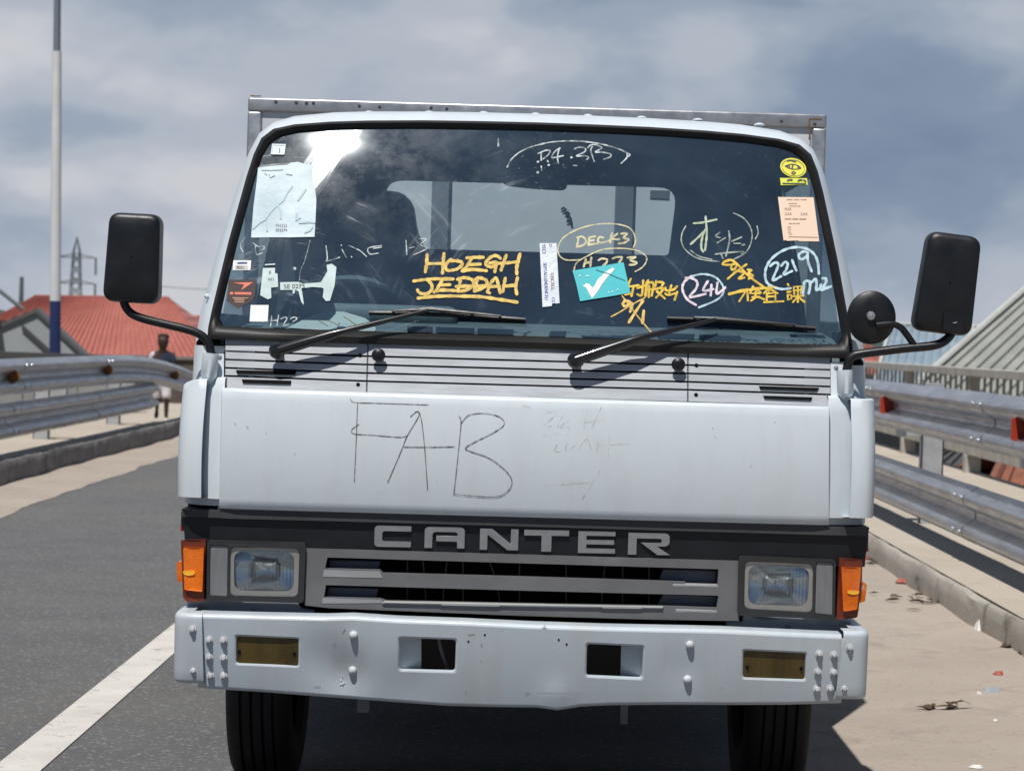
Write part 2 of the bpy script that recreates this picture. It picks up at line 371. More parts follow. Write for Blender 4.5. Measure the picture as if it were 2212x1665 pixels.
CLEARP = mat('parking_lamp_plastic', (0.20, 0.205, 0.215), 0.25, coat=0.5, var=0.2, vscale=12, stretch=(6, 1, 1))
AMBERD = mat('amber_housing', (0.17, 0.028, 0.010), 0.3, coat=0.4, var=0.25, vscale=25)
AMBER = mat('amber_lens', (0.95, 0.21, 0.006), 0.2, coat=0.6, vscale=9, col2=(0.50, 0.07, 0.004), bump=.0015, bscale=240)
AMBERH = mat('amber_glow', (1.0, 0.50, 0.04), 0.15, coat=0.5)
FOG = mat('fog_lamp_yellow', (0.105, 0.072, 0.016), 0.3, coat=0.3, var=0.45, vscale=9, bump=.002, bscale=90, stretch=(2.2, 1, .25))
TYRE = mat('tyre_rubber', (0.018, 0.018, 0.019), 0.75, var=0.3, vscale=20, bump=0.0008, bscale=160)
STEELW = mat('wheel_steel', (0.35, 0.35, 0.36), 0.5, metal=0.4)
CHASSIS = mat('chassis_black', (0.012, 0.012, 0.013), 0.7, var=0.4, vscale=6)
ALU = mat('aluminium_dull', (0.46, 0.475, 0.50), 0.42, metal=0.75, var=0.25, vscale=14, rvar=0.12)
BOXP = mat('box_panel', (0.66, 0.69, 0.72), 0.5, var=0.10, vscale=5)
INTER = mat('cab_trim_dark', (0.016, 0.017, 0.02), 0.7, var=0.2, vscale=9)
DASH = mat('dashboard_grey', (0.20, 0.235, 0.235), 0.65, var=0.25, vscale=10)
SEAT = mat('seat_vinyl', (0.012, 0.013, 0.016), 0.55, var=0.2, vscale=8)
MIRR = mat('mirror_glass', (0.85, 0.87, 0.88), 0.02, metal=1.0)
BOLTW = mat('painted_bolt', (0.68, 0.69, 0.71), 0.35, var=0.2, vscale=60)
WGLASS = glass("windscreen_glass", tint=(0.66, 0.78, 0.82), film=0.30, gloss_r=0.02, refl=1.9)
SGLASS = glass('side_glass', (0.72, 0.80, 0.82))
# headlight front glass with moulded flutes
LGLASS = glass('headlight_glass', (0.86, 0.90, 0.92), gloss_r=0.05, haze=0.20)
def flute(m):
    N = m.node_tree.nodes; L = m.node_tree.links
    tc = N.new('ShaderNodeTexCoord'); wv = N.new('ShaderNodeTexWave'); wv.inputs['Scale'].default_value = 36; L.new(tc.outputs['Object'], wv.inputs[0])
    bp = N.new('ShaderNodeBump'); bp.inputs['Distance'].default_value = 0.0035; L.new(wv.outputs['Fac'], bp.inputs['Height'])
    for n in N:
        if n.type in ('BSDF_GLOSSY', 'BSDF_DIFFUSE'): L.new(bp.outputs[0], n.inputs['Normal'])
flute(LGLASS)
def marker(name, col, lo=0.7, sc=55.0, a=0.40, b=0.56, rough=0.65):
    """paint marker, chalk or pencil: broken, half-covering strokes"""
    m = mat(name, col, rough, var=.22, vscale=60); N, L, p = nodes_of(m); out = N['Material Output']
    tc = N.new('ShaderNodeTexCoord'); n = N.new('ShaderNodeTexNoise'); n.inputs['Scale'].default_value = sc; n.inputs['Detail'].default_value = 5; n.inputs['Roughness'].default_value = .7; L.new(tc.outputs['Object'], n.inputs['Vector'])
    r = N.new('ShaderNodeMapRange'); r.inputs[1].default_value = a; r.inputs[2].default_value = b; r.inputs[3].default_value = lo; L.new(n.outputs['Fac'], r.inputs[0])
    t = N.new('ShaderNodeBsdfTransparent'); mx = N.new('ShaderNodeMixShader'); L.new(r.outputs[0], mx.inputs[0]); L.new(t.outputs[0], mx.inputs[1]); L.new(p.outputs[0], mx.inputs[2]); L.new(mx.outputs[0], out.inputs[0])
    return m
def flat(name, col, rough=0.6, **k): return mat(name, col, rough, **k)
# ================================================================== TRUCK
truck = thing('box_truck', 'white cab-over box truck parked on the road shoulder, writing and stickers all over its windscreen', 'truck', (0, 7.6, 0))
T = truck
def mirror_half(h):            # half outline from the top centre round to the bottom centre -> full loop
    return list(h) + [(-x, *r) for x, *r in reversed(h) if abs(x) > 1e-6]

# ---- cab shell -------------------------------------------------------------
GL = [(0, 1.858), (.15, 1.857), (.3, 1.855), (.45, 1.850), (.55, 1.844), (.635, 1.835), (.680, 1.822), (.706, 1.800), (.722, 1.765), (.735, 1.71), (.751, 1.62), (.767, 1.53), (.782, 1.43), (.794, 1.35), (.796, 1.328), (.784, 1.314), (.70, 1.311), (.5, 1.311), (.25, 1.311), (0, 1.311)]
RB = [(0, 1.880), (.15, 1.879), (.3, 1.877), (.45, 1.872), (.55, 1.866), (.645, 1.856), (.700, 1.842), (.730, 1.815), (.746, 1.770), (.759, 1.71), (.775, 1.62), (.791, 1.53), (.806, 1.43), (.818, 1.35), (.823, 1.31), (.823, 1.278), (.70, 1.279), (.5, 1.279), (.25, 1.279), (0, 1.279)]
OU = [(0, 1.918, 6.47), (.15, 1.9175, 6.468), (.3, 1.915, 6.465), (.45, 1.911, 6.46), (.55, 1.905, 6.455), (.66, 1.890, 6.45), (.715, 1.868, 6.44), (.752, 1.835, 6.42), (.777, 1.780, 6.39), (.793, 1.71, 6.35), (.813, 1.62, 6.30), (.831, 1.53, 6.25), (.848, 1.43, 6.20), (.860, 1.35, 6.15), (.864, 1.31, 6.13), (.868, 1.15, 6.10), (.870, 0.90, 6.08), (.868, 0.63, 6.08)]
shell = MB()
def side_of(sgn):
    rb = [Vector((sgn * x, gW(x, z) - 0.004, z)) for x, z in RB[:16]]
    ou = [Vector((sgn * x, y, z)) for x, z, y in OU[:15]] + [Vector((sgn * .866, 6.11, 1.268))]
    mid1 = [a * .72 + b * .28 + Vector((0, -0.012, 0.006)) for a, b in zip(rb, ou)]
    mid2 = [a * .35 + b * .65 + Vector((0, -0.010, 0.008)) for a, b in zip(rb, ou)]
    inn = [a + Vector((0, .05, 0)) for a in rb]
    shell.grid([inn, rb, mid1, mid2, ou])
    # body side and roof running back to the rear wall
    full = [Vector((sgn * x, y, z)) for x, z, y in OU]
    def st(yb, dome=0.0, widen=0.0):
        return [Vector((p.x + sgn * widen * (1 if i > 8 else 0), max(yb, p.y), p.z + dome * (1 - (abs(p.x) / .8) ** 2) * (1 if i < 8 else 0))) for i, p in enumerate(full)]
    stations = [full, st(6.56, 0.008), st(7.34, 0.012), st(7.46, 0.0)]
    for k in range(3):
        a, b = stations[k], stations[k + 1]
        for i in range(len(a) - 1):
            if k == 1 and 8 <= i <= 12: continue          # door window
            shell.add([a[i], a[i + 1], b[i + 1], b[i]], [(0, 1, 2, 3)])
for sg in (1, -1): side_of(sg)
# wheel-arch and sill panels under the corner
for sg in (1, -1):
    shell.box(min(sg * .72, sg * .862), max(sg * .72, sg * .862), 6.12, 6.40, .62, .80)
for sg in (1, -1):
    shell.grid([[Vector((sg * a, b + .22 * (z - 1.15), z)) for a, b in ((.70, 5.99), (.76, 6.00), (.82, 6.018), (.845, 6.035), (.860, 6.06), (.8697, 6.096))] for z in (.86, 1.0, 1.12, 1.20, 1.262)])
cab = shell.build('cab_shell', WHITE, T, angle=50)
# door windows
for sg in (1, -1):
    m = MB(); fr = [Vector((sg * (x - .004), 0, z)) for x, z, y in OU[8:14]]
    m.grid([[Vector((p.x, max(6.56, 0), p.z)) for p in fr], [Vector((p.x, 7.34, p.z)) for p in fr]])
    m.build('door_window', SGLASS, T)
# drip rail and door frame edge that stand out beside each windscreen pillar
for sg in (1, -1):
    m = MB(); pts = [Vector((sg * (x + .010), 6.53, z)) for x, z, y in OU[8:15]]
    m.tube(pts, 0.011, 8); m.build('drip_rail', WHITE, T)
# roof edge weld bumps
for a, b in ((798, 240), (927, 240), (1045, 241), (1157, 244), (1270, 247), (1386, 251), (1507, 256), (1640, 266)):
    p = U(a, b + 3, 6.475); m = MB(); rows = []
    for k in range(5):
        t = k / 4 * math.pi / 2
        rows.append([p + Vector((.0145 * math.cos(t) * math.cos(q), .03 * math.cos(t) * math.sin(q), .007 * math.sin(t) - .003)) for q in [2 * math.pi * j / 14 for j in range(14)]])
    m.grid(rows, close=True); m.build('roof_clip', WHITE, cab)
# rear wall with its window
m = MB()
hole = rounded([(828, 386), (1467, 403), (1447, 557), (834, 540)], [46, 46, 14, 14], 6)
hole = [(p.x, p.z) for p in (U(a, b, 7.42) for a, b in hole)]
wall = [(-.866, .64), (-.866, 1.3), (-.83, 1.53), (-.79, 1.70), (-.75, 1.83), (-.66, 1.885), (-.3, 1.915), (.3, 1.915), (.66, 1.885), (.75, 1.83), (.79, 1.70), (.83, 1.53), (.866, 1.3), (.866, .64)]
def plate_xz(mb, loops, y0, y1, mi=0):
    flat_ = [p for l in loops for p in l]; n = len(flat_)
    tri = tessellate_polygon([[Vector((a, b, 0)) for a, b in l] for l in loops])
    fs = [];
    for t in tri: fs.append(list(t)); fs.append([n + i for i in t][::-1])
    k = 0
    for l in loops:
        for i in range(len(l)):
            a = k + i; b = k + (i + 1) % len(l); fs.append([a, b, n + b, n + a])
        k += len(l)
    mb.add([(a, y0, b) for a, b in flat_] + [(a, y1, b) for a, b in flat_], fs, mi)
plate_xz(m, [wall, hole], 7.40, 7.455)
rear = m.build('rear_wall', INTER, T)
m = MB(); fr2 = hole
m.tube([(x, 7.40, z) for x, z in fr2] + [(fr2[0][0], 7.40, fr2[0][1])], 0.007, 6, caps=False); m.build('rear_window_seal', RUBBER, rear)
# headlining, floor, inner door skins
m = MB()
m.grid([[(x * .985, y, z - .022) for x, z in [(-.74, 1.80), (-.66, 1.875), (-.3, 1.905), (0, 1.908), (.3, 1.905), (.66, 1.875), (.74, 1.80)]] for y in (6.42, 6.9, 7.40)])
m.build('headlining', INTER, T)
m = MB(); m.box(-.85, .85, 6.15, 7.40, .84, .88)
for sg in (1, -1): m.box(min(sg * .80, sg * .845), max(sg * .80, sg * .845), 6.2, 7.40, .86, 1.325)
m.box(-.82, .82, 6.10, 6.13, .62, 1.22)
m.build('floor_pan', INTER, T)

# ---- windscreen -------------------------------------------------------------
m = MB(); full = mirror_half(GL); n = len(GL)
rows = []
for k in range(n):
    x, z = GL[k]; rows.append([(t * x, z) for t in [(-1 + 2 * j / 40) for j in range(41)]])
# rows run from the top edge (a point) out to the corners; use a clean grid instead
def half_width(z):
    pts = sorted([(b, a) for a, b in GL[4:16]])
    if z <= pts[0][0]: return pts[0][1]
    for (z0, x0), (z1, x1) in zip(pts, pts[1:]):
        if z0 <= z <= z1: return x0 + (x1 - x0) * (z - z0) / (z1 - z0 + 1e-9)
    return pts[-1][1]
zs = [1.3125 + (1.846 - 1.3125) * k / 26 for k in range(27)]
rows = [[Vector((t * half_width(z), gW(t * half_width(z), z), z)) for t in [-1 + 2 * j / 48 for j in range(49)]] for z in zs]
rows.append([Vector((t * .5, gW(t * .5, 1.859 - .009 * abs(t)), 1.859 - .009 * abs(t))) for t in [-1 + 2 * j / 48 for j in range(49)]])
m.grid(rows)
screen = m.build('windscreen', WGLASS, T, recalc=False)
me = screen.data
if sum(p.normal.y for p in me.polygons) > 0: me.flip_normals()
seal = MB()
for sg in (1, -1):
    a = [Vector((sg * x, gW(x, z) + .004, z)) for x, z in GL]; b = [Vector((sg * x, gW(x, z), z)) for x, z in RB]
    lip = [p.lerp(q, .12) + Vector((0, -.010, 0)) for p, q in zip(a, b)]; md = [p.lerp(q, .55) + Vector((0, -.019, .002)) for p, q in zip(a, b)]; ed = [p.lerp(q, .97) + Vector((0, -.010, 0)) for p, q in zip(a, b)]
    seal.grid([a, lip, md, ed, [q + Vector((0, .02, 0)) for q in b]])
seal.build('windscreen_seal', RUBBER, screen, angle=60)

# ---- front panels -------------------------------------------------------------
def patch(mb, TL, TR, BL, BR, surf, off, thick, nu=40, nv=14, bow=0.0, lip=1.0):
    rows = []
    for j in range(nv + 1):
        v = j / nv; row = []
        for i in range(nu + 1):
            u = i / nu
            a = TL[0] + (TR[0] - TL[0]) * u, TL[1] + (TR[1] - TL[1]) * u + bow * 4 * u * (1 - u)
            b = BL[0] + (BR[0] - BL[0]) * u, BL[1] + (BR[1] - BL[1]) * u + bow * 4 * u * (1 - u)
            row.append(UG(a[0] + (b[0] - a[0]) * v, a[1] + (b[1] - a[1]) * v, surf, off))
        rows.append(row)
    top = [p + Vector((0, .0035, .0055 * lip)) for p in rows[0]]; top2 = [p + Vector((0, thick, .0085 * lip)) for p in rows[0]]; topm = [p + Vector((0, .010, .0082 * lip)) for p in rows[0]]
    bot = [p + Vector((0, .005, -.004 * lip)) for p in rows[-1]]; bot2 = [p + Vector((0, thick, -.003 * lip)) for p in rows[-1]]
    R_ = [top2, topm, top] + rows + [bot, bot2]
    R_ = [[r[0] + Vector((0, thick, 0)), r[0] + Vector((-.002, .004, 0))] + r + [r[-1] + Vector((.002, .004, 0)), r[-1] + Vector((0, thick, 0))] for r in R_]
    mb.grid(R_)
m = MB(); patch(m, (480, 845), (1790.5, 885.5), (474, 1095), (1790, 1131), gH, -.012, .04, bow=0.6)
hood = m.build('front_panel', WHITE, T, angle=50)
m = MB(); m.plate([(470, 1094), (1792, 1130), (1792, 1141), (470, 1103)], gH, .004, .05); m.build('panel_lip', COWL, hood)
# cowl: slatted panel in three sections
cowl = None
secs = [((488, 732), (793, 743), (487, 838.5), (790, 850)), ((797, 743), (1484, 762.5, ), (794, 850), (1484, 868.5)), ((1488.5, 762.5), (1793, 772.5), (1488, 868.5), (1793, 879))]
mb = MB()
for TL, TR, BL, BR in secs:
    for k in range(5):
        v0 = (0.0, .270, .440, .610, .772)[k]; v1 = (.226, .396, .566, .728, .985)[k]
        L = lambda p, q, t: (p[0] + (q[0] - p[0]) * t, p[1] + (q[1] - p[1]) * t)
        patch(mb, L(TL, BL, v0), L(TR, BR, v0), L(TL, BL, v1), L(TR, BR, v1), gC, 0.0, .014, nu=10, nv=2, lip=.1)
cowl = mb.build('cowl_panel', COWL, T, angle=50)
m = MB(); m.plate([(484, 731), (1797, 772), (1797, 884), (482, 842)], gC, .018, .01); m.build('cowl_backing', DARKGAP, cowl)
z3 = Zm(420, 780, 900 / 2212); z4 = Zm(1300, 780, 920 / 2212)
for q in (z3([(417, 356), (787, 364), (780, 387), (425, 378)]), z3([(453, 413), (757, 421), (752, 445), (460, 436)]), z4([(1437, 444), (1797, 455), (1785, 475), (1445, 463)]), z4([(1463, 502), (1757, 512), (1748, 532), (1470, 521)])):
    m = MB(); m.plate(q, gC, -.004, .008); m.build('air_slot_shade', DARKGAP, cowl)  # dark plates in front of the panel, painting the shade inside the openings
def bolt(parent, a, b, surf, r, h, matl, name='bolt', hexa=True, off=0.0):
    p = UG(a, b, surf, off); m = MB()
    Mx = Matrix.Translation(p) @ Matrix.Rotation(R(90), 4, 'Z') @ Matrix.Rotation(math.pi, 4, 'Y') @ Matrix.Scale(-1, 4, (1, 0, 0))
    Mx = Matrix.Translation(p) @ Matrix(((0, 1, 0, 0), (-1, 0, 0, 0), (0, 0, 1, 0), (0, 0, 0, 1)))   # local X -> -Y (towards the road user)
    if hexa:
        m.lathe([(0, .002), (r, .002), (r, .0035), (r * .72, .004)], Mx, 18)
        m.lathe([(r * .66, .003), (r * .66, h * .8), (r * .5, h), (0, h)], Mx, 6)
    else:
        m.lathe([(r, 0), (r * .96, h * .35), (r * .75, h * .75), (r * .4, h * .95), (0, h)], Mx, 16)
    return m.build(name, matl, parent, angle=25)
for a, b in (z3([(1180, 266), (1168, 445)])): bolt(cowl, a, b, gC, .005, .003, DARKGAP, 'panel_screw', False, -.001)
for a, b in (z4([(1060, 320), (1058, 497)])): bolt(cowl, a, b, gC, .005, .003, DARKGAP, 'panel_screw', False, -.001)
# washer nozzles
for a, b in ((819, 767), (1464, 787)):
    p = UG(a, b, gC); m = MB(); Mx = Matrix.Translation(p) @ Matrix(((0, 1, 0, 0), (-1, 0, 0, 0), (0, 0, 1, 0), (0, 0, 0, 1)))
    m.lathe([(.010, -.002), (.010, .018), (.0165, .019), (.0175, .026), (.013, .031), (.005, .033), (0, .033)], Mx, 20); m.build('washer_nozzle', BLACKP, T)

# corner panels with their air vanes
for sg in (-1, 1):
    zt, zb = 1.178, .878
    m = MB()
    i0 = .7675 if sg < 0 else .757
    pl = [(i0, 5.928), (.80, 5.938), (.828, 5.965), (.846, 6.00), (.856, 6.05), (.860, 6.12)]
    pl = [(sg * (a + .002), b) for a, b in pl]
    rows = []
    for k in range(9):
        z = zb + (zt - zb) * k / 8; lean = .035 * (k / 8) ** 2
        rows.append([Vector((a - sg * .002 * k / 8, b + lean, z)) for a, b in pl])
    rows = [[p + Vector((0, .04, -.001)) for p in rows[0]]] + rows + [[p + Vector((0, .008, .005)) for p in rows[-1]], [p + Vector((-sg * .01, .07, .006)) for p in rows[-1]]]
    m.grid(rows); cp = m.build('corner_panel', WHITE, T, angle=50)
    # vane standing off the corner
    m = MB(); pv = spline([(.811, 5.910), (.836, 5.914), (.858, 5.924), (.874, 5.950), (.881, 6.00), (.883, 6.10), (.883, 6.20)], 3); rows = []
    for k in range(13):
        t = k / 12; z = zb + .004 + (zt - zb - .006) * t; lean = .035 * t * t; bul = .006 * math.sin(math.pi * min(1, t * 1.05))
        cut = 0.0; rt = max(0, (t - .72) / .28) ** 3 if sg < 0 else 0
        rows.append([Vector((sg * (a + bul * .4 - cut * .010 * (1 - j / 18)), b + lean - bul - .002 - .012 * (1 - t), z - .055 * rt * (j / 18) ** 2)) for j, (a, b) in enumerate(pv)])
    rr = [[p + Vector((sg * -.012, .03, 0)) for p in rows[0]]] + rows + [[p + Vector((-sg * .004, .006, .003)) for p in rows[-1]], [p + Vector((-sg * .014, .03, .002)) for p in rows[-1]]]
    rr = [[r[0] + Vector((sg * .006, .060, 0))] + r for r in rr]
    m.grid(rr); m.build('air_vane', WHITE, cp, angle=50)
    # side marker lamp on the corner
    m = MB(); x0, x1 = sorted((sg * .845, sg * .874)); m.box(x0, x1, 5.985, 6.06, .795, .845); sl = m.build('side_marker', BLACKP, T, bevel=.008)
    m = MB(); x0, x1 = sorted((sg * .858, sg * .877)); m.box(x0, x1, 6.0, 6.055, .788, .803); m.build('marker_lens', flat('red_lens', (.45, .03, .015), .2, coat=.5), sl, bevel=.004)

# ---- black band, badge, grille, lamps -------------------------------------------------------------
m = MB(); m.plate([(392, 1099), (1878, 1139), (1875, 1158), (393, 1116)], gB, -.012, .10); band = m.build('front_band', BANDG, T, bevel=.003)
m = MB(); m.plate([(396, 1116.5), (1874, 1158.5), (1868, 1224), (400, 1183)], gB, -.001, .09); m.build('name_band', BLACKP, band)
m = MB(); m.plate([(480, 1117.5), (1123, 1134), (1123, 1136), (480, 1119)], gB, -.006, .01); m.build('trim_strip', ALU, band)
LET = {
 'C': ([(.10, 0), (1, 0), (1, .26), (.27, .26), (.21, .32), (.21, .68), (.27, .74), (1, .74), (1, 1), (.10, 1), (.03, .95), (0, .86), (0, .14), (.03, .05)], []),
 'A': ([(0, 1), (0, .17), (.04, .06), (.12, 0), (.88, 0), (.96, .06), (1, .17), (1, 1), (.81, 1), (.81, .69), (.29, .69), (.29, .42), (.82, .42), (.82, .32), (.76, .26), (.26, .26), (.20, .33), (.20, 1)], []),
 'N': ([(0, 1), (0, 0), (.30, 0), (.80, .70), (.80, 0), (1, 0), (1, 1), (.72, 1), (.20, .30), (.20, 1)], []),
 'T': ([(0, 0), (1, 0), (1, .27), (.61, .27), (.61, 1), (.39, 1), (.39, .27), (0, .27)], []),
 'E': ([(0, 0), (1, 0), (1, .21), (.22, .21), (.22, .40), (.97, .40), (.97, .60), (.22, .60), (.22, .79), (1, .79), (1, 1), (0, 1)], []),
 'R': ([(0, 1), (0, 0), (.86, 0), (.94, .05), (.98, .16), (.98, .46), (.94, .56), (.86, .61), (.68, .61), (1, 1), (.70, 1), (.30, .45), (.78, .45), (.80, .30), (.74, .26), (.20, .26), (.20, 1)], []),
}
for ch, x0, x1, y0, y1 in (('C', 809, 888, 1135, 1181), ('A', 917, 1004, 1137, 1184), ('N', 1036.5, 1120, 1141, 1188), ('T', 1132, 1229, 1144, 1191), ('E', 1249, 1329, 1147, 1194.5), ('R', 1357, 1448, 1150.5, 1198)):
    pl, _ = LET[ch]; xc = (x0 + x1) / 2; yc = (y0 + y1) / 2
    q = [(x0 + (x1 - x0) * a - (b - .5) * 1.4, y0 + (y1 - y0) * b + (a - .5) * 1.6) for a, b in pl]
    m = MB(); m.plate(q, gB, -.008, .008, step=30); m.build('badge_letter', BADGE, band, bevel=.0012)
m = MB()
H1 = [(707, 1203.5), (1123, 1216), (1552, 1229), (1550, 1266), (1480, 1263), (1480, 1256), (1123, 1245), (827, 1237), (820, 1230), (702, 1227)]
H2 = [(704, 1263), (1123, 1275), (1552, 1286), (1548, 1312), (1430, 1308), (1123, 1303), (835, 1297), (820, 1292), (700, 1289)]
m.plate([(661, 1183.5), (1597, 1211), (1597, 1341), (1400, 1337.5), (1123, 1329.5), (712, 1313), (658, 1307)], gB, -.005, .035, holes=[H1, H2])
grille = m.build('grille', GRILLE, T, bevel=.004, seg=2)
for q in ([(710, 1208), (822, 1211), (815, 1237), (712, 1234)], [(708, 1267), (818, 1270), (812, 1296), (706, 1293)], [(1432, 1228), (1549, 1231), (1547, 1270), (1420, 1264)], [(1432, 1284), (1547, 1288), (1545, 1314), (1420, 1309)]):
    m = MB(); m.plate(q, gB, .030, .03); m.build('louvre', LOUVRE, grille, bevel=.004)
for q in ([(700, 1230), (820, 1233.5), (827, 1248), (697, 1245)], [(697, 1291), (822, 1295), (832, 1302), (696, 1303)], [(1452, 1259), (1552, 1262), (1554, 1270), (1452, 1268)], [(1458, 1313), (1550, 1316), (1552, 1326), (1458, 1324)]):
    m = MB(); m.plate(q, gB, -.006, .03); m.build('grille_lip_highlight', mat('lip_end_highlight', (.36, .36, .37), .4, metal=.2, var=.1), grille, bevel=.004)  # raised bar ends, coloured paler to paint in their highlight
m = MB(); m.plate([(830, 1297.5), (1123, 1303.5), (1434, 1309), (1432, 1315), (1123, 1310.5), (824, 1304)], gB, -.011, .02); m.build('grille_lip_highlight', mat('lip_highlight', (.40, .40, .395), .4, metal=.2, var=.12), grille, bevel=.003)  # thin ledge whose pale colour paints the highlight along the lower bar
m = MB(); m.plate([(640, 1175), (1610, 1200), (1610, 1400), (640, 1360)], gB, .16, .02); m.build('radiator_shroud', DARKGAP, T)
STAY = mat('stay_grey', (.13, .12, .12), .5)
for a, c in ((880, 0), (912, 6), (968, -9), (1000, 0), (1052, 22), (1122, 0), (1223, 0), (1310, -8), (1345, 0), (1402, 0)):
    m = MB(); m.tube([U(a, 1195, 6.02), U(a + c, 1262, 6.03), U(a + c * 1.4, 1320, 6.03)], .0022, 6); m.build('radiator_stay', STAY, T)
# valance pieces between lamps and bumper
zL = Zm(440, 1320, 400 / 2212); zR = Zm(1780, 1360, 400 / 2212)
m = MB(); m.plate(zL([(150, 960), (1690, 1010), (1700, 1100), (1920, 1130), (1880, 1230), (1850, 1300), (150, 1260)]), gB, .045, .02)
va = m.build('valance', WHITE, T, bevel=.004); bolt(va, *zL([(1068, 1145)])[0], gB, .008, .004, ALU, 'bolt', True, .045)
m = MB(); m.plate(zR([(190, 1070), (420, 1062), (425, 960), (1700, 1000), (1930, 1015), (1900, 1300), (240, 1290)]), gB, .045, .02)
va = m.build('valance', WHITE, T, bevel=.004); bolt(va, *zR([(1043, 1148)])[0], gB, .008, .004, ALU, 'bolt', True, .045)
def headlight(z, bezel, ring, glassq, park, sgn):
    m = MB(); out_ = rounded(z(bezel), 9); rg = rounded(z(ring), 14); pk = rounded(z(park), 4)
    m.plate(out_, gB, -.016, .05, holes=[rg, pk], step=20); h = m.build('headlight', BEZEL, T, bevel=.0025)
    m = MB(); gq = rounded(z(glassq), 22, 7)
    m.plate(rounded(shrink(z(ring), .6), 13.5), gB, -.010, .03, holes=[gq], step=15); m.build('lamp_ring', RING, h, bevel=.003)
    # reflector bowl
    c = U(*[sum(p[i] for p in z(glassq)) / 4 for i in (0, 1)], 5.94); m = MB(); gp = [UG(a, b, gB, .012) for a, b in gq]; rows = []
    for k in range(9):
        t = 1 - k / 8 * .97; rows.append([Vector((c.x + (p.x - c.x) * t, gp[0].y + .082 - .082 * (((p.x - c.x) * t) ** 2 + ((p.z - c.z) * t) ** 2) / .0092, c.z + (p.z - c.z) * t)) for p in gp])
    m.grid(rows, close=True)
    m.build('reflector', CHROME, h, angle=60)
    m = MB(); rows = []
    for k in range(7):
        t = 1 - k / 6 * .98; rows.append([Vector((c.x + (p.x - c.x) * t, gp[0].y - .004 - .012 * max(0.0, 1 - (((p.x - c.x) * t) ** 2 + ((p.z - c.z) * t) ** 2) / .0095), c.z + (p.z - c.z) * t)) for p in gp])
    m.grid(rows, close=True); m.build('headlight_lens', LGLASS, h, angle=60)
    m = MB(); m.plate(rounded(shrink(z(park), 1), 3), gB, -.012, .03, step=12); m.build('parking_lamp', CLEARP, h, bevel=.002)
headlight(zL, [(425, 165), (1795, 200), (1765, 1035), (420, 1005)], [(745, 255), (1715, 275), (1690, 950), (738, 930)], [(800, 315), (1640, 330), (1620, 885), (805, 870)], [(470, 225), (722, 235), (712, 945), (462, 930)], -1)
headlight(zR, [(370, 160), (1712, 215), (1700, 1040), (352, 985)], [(450, 228), (1405, 270), (1390, 945), (438, 890)], [(505, 290), (1350, 330), (1320, 860), (500, 840)], [(1440, 240), (1675, 250), (1668, 980), (1420, 955)], 1)
def indicator(z, body, lens, nub, glow, surf, sgn):
    m = MB(); m.plate(rounded(z(body), 5), surf, -.010, .10, step=12)
    h = m.build('indicator_lamp', AMBERD, T, bevel=.005)
    m = MB(); m.plate(rounded(z(lens), 4), surf, -.019, .03, step=12); m.plate(rounded(z(nub), 5), surf, -.003, .05, step=12)
    l = m.build('indicator_lens', AMBERL, h, bevel=.003)
    m = MB(); m.plate(rounded(z(glow), 3), surf, -.0205, .01, step=12); m.build('lens_glow', AMBERH, h, bevel=.001)  # brighter amber plate: the glow inside the lens, painted as colour
AMBERL = AMBER
def gI(x, z): return 5.93 + (abs(x) - .78) ** 2 * 3.0
indicator(zL, [(65, 160), (410, 160), (385, 1010), (150, 1015), (95, 960)], [(100, 265), (385, 275), (365, 880), (115, 850)], [(5, 465), (110, 455), (120, 745), (20, 740)], [(90, 592), (180, 580), (262, 588), (255, 640), (170, 655), (105, 638)], gI, -1)
indicator(zR, [(1765, 190), (2080, 215), (2075, 520), (2010, 1015), (1720, 1040)], [(1790, 315), (2065, 320), (2010, 900), (1815, 930)], [(2050, 515), (2145, 550), (2115, 795), (2030, 815)], [(1868, 640), (1960, 632), (2040, 645), (2030, 688), (1950, 695), (1875, 680)], gI, 1)

# ---- bumper -------------------------------------------------------------
top = [(427, 1334.5), (560, 1338), (700, 1341), (760, 1339.5), (860, 1346), (1000, 1351), (1145, 1358), (1300, 1363), (1440, 1366), (1500, 1367), (1560, 1368.5), (1700, 1375), (1818, 1380)]
bot = [(1818, 1510.5), (1700, 1514), (1560, 1514.5), (1450, 1514), (1320, 1515), (1255, 1518), (1205, 1526), (1160, 1520), (1060, 1519), (960, 1516), (850, 1508), (700, 1497), (560, 1486), (428, 1478)]
zB = Zm(760, 1300, 600 / 2212)
hookL = rounded(zB([(862, 1065), (1420, 1085), (1410, 1410), (860, 1395)]), 9)
hookR = rounded([(1264, 1386), (1394, 1392), (1391, 1469), (1262, 1463)], 9)
fogL = rounded([(506, 1369), (649, 1376), (648, 1442), (506, 1436)], 7); fogR = rounded([(1602, 1400), (1745, 1407), (1743, 1472), (1601, 1467)], 7)
m = MB()
def gM2(x, z):          # pressed steel front with the dents the photo shows
    y = gM(x, z)
    for cx, cz, r, d in ((-.485, .50, .09, .010), (-.43, .455, .07, .012), (-.28, .43, .10, .006), (.40, .50, .08, .004), (.09, .42, .05, -.006)):
        q = ((x - cx) ** 2 + (z - cz) ** 2) / (r * r); y += d * math.exp(-q * 1.6)
    return y
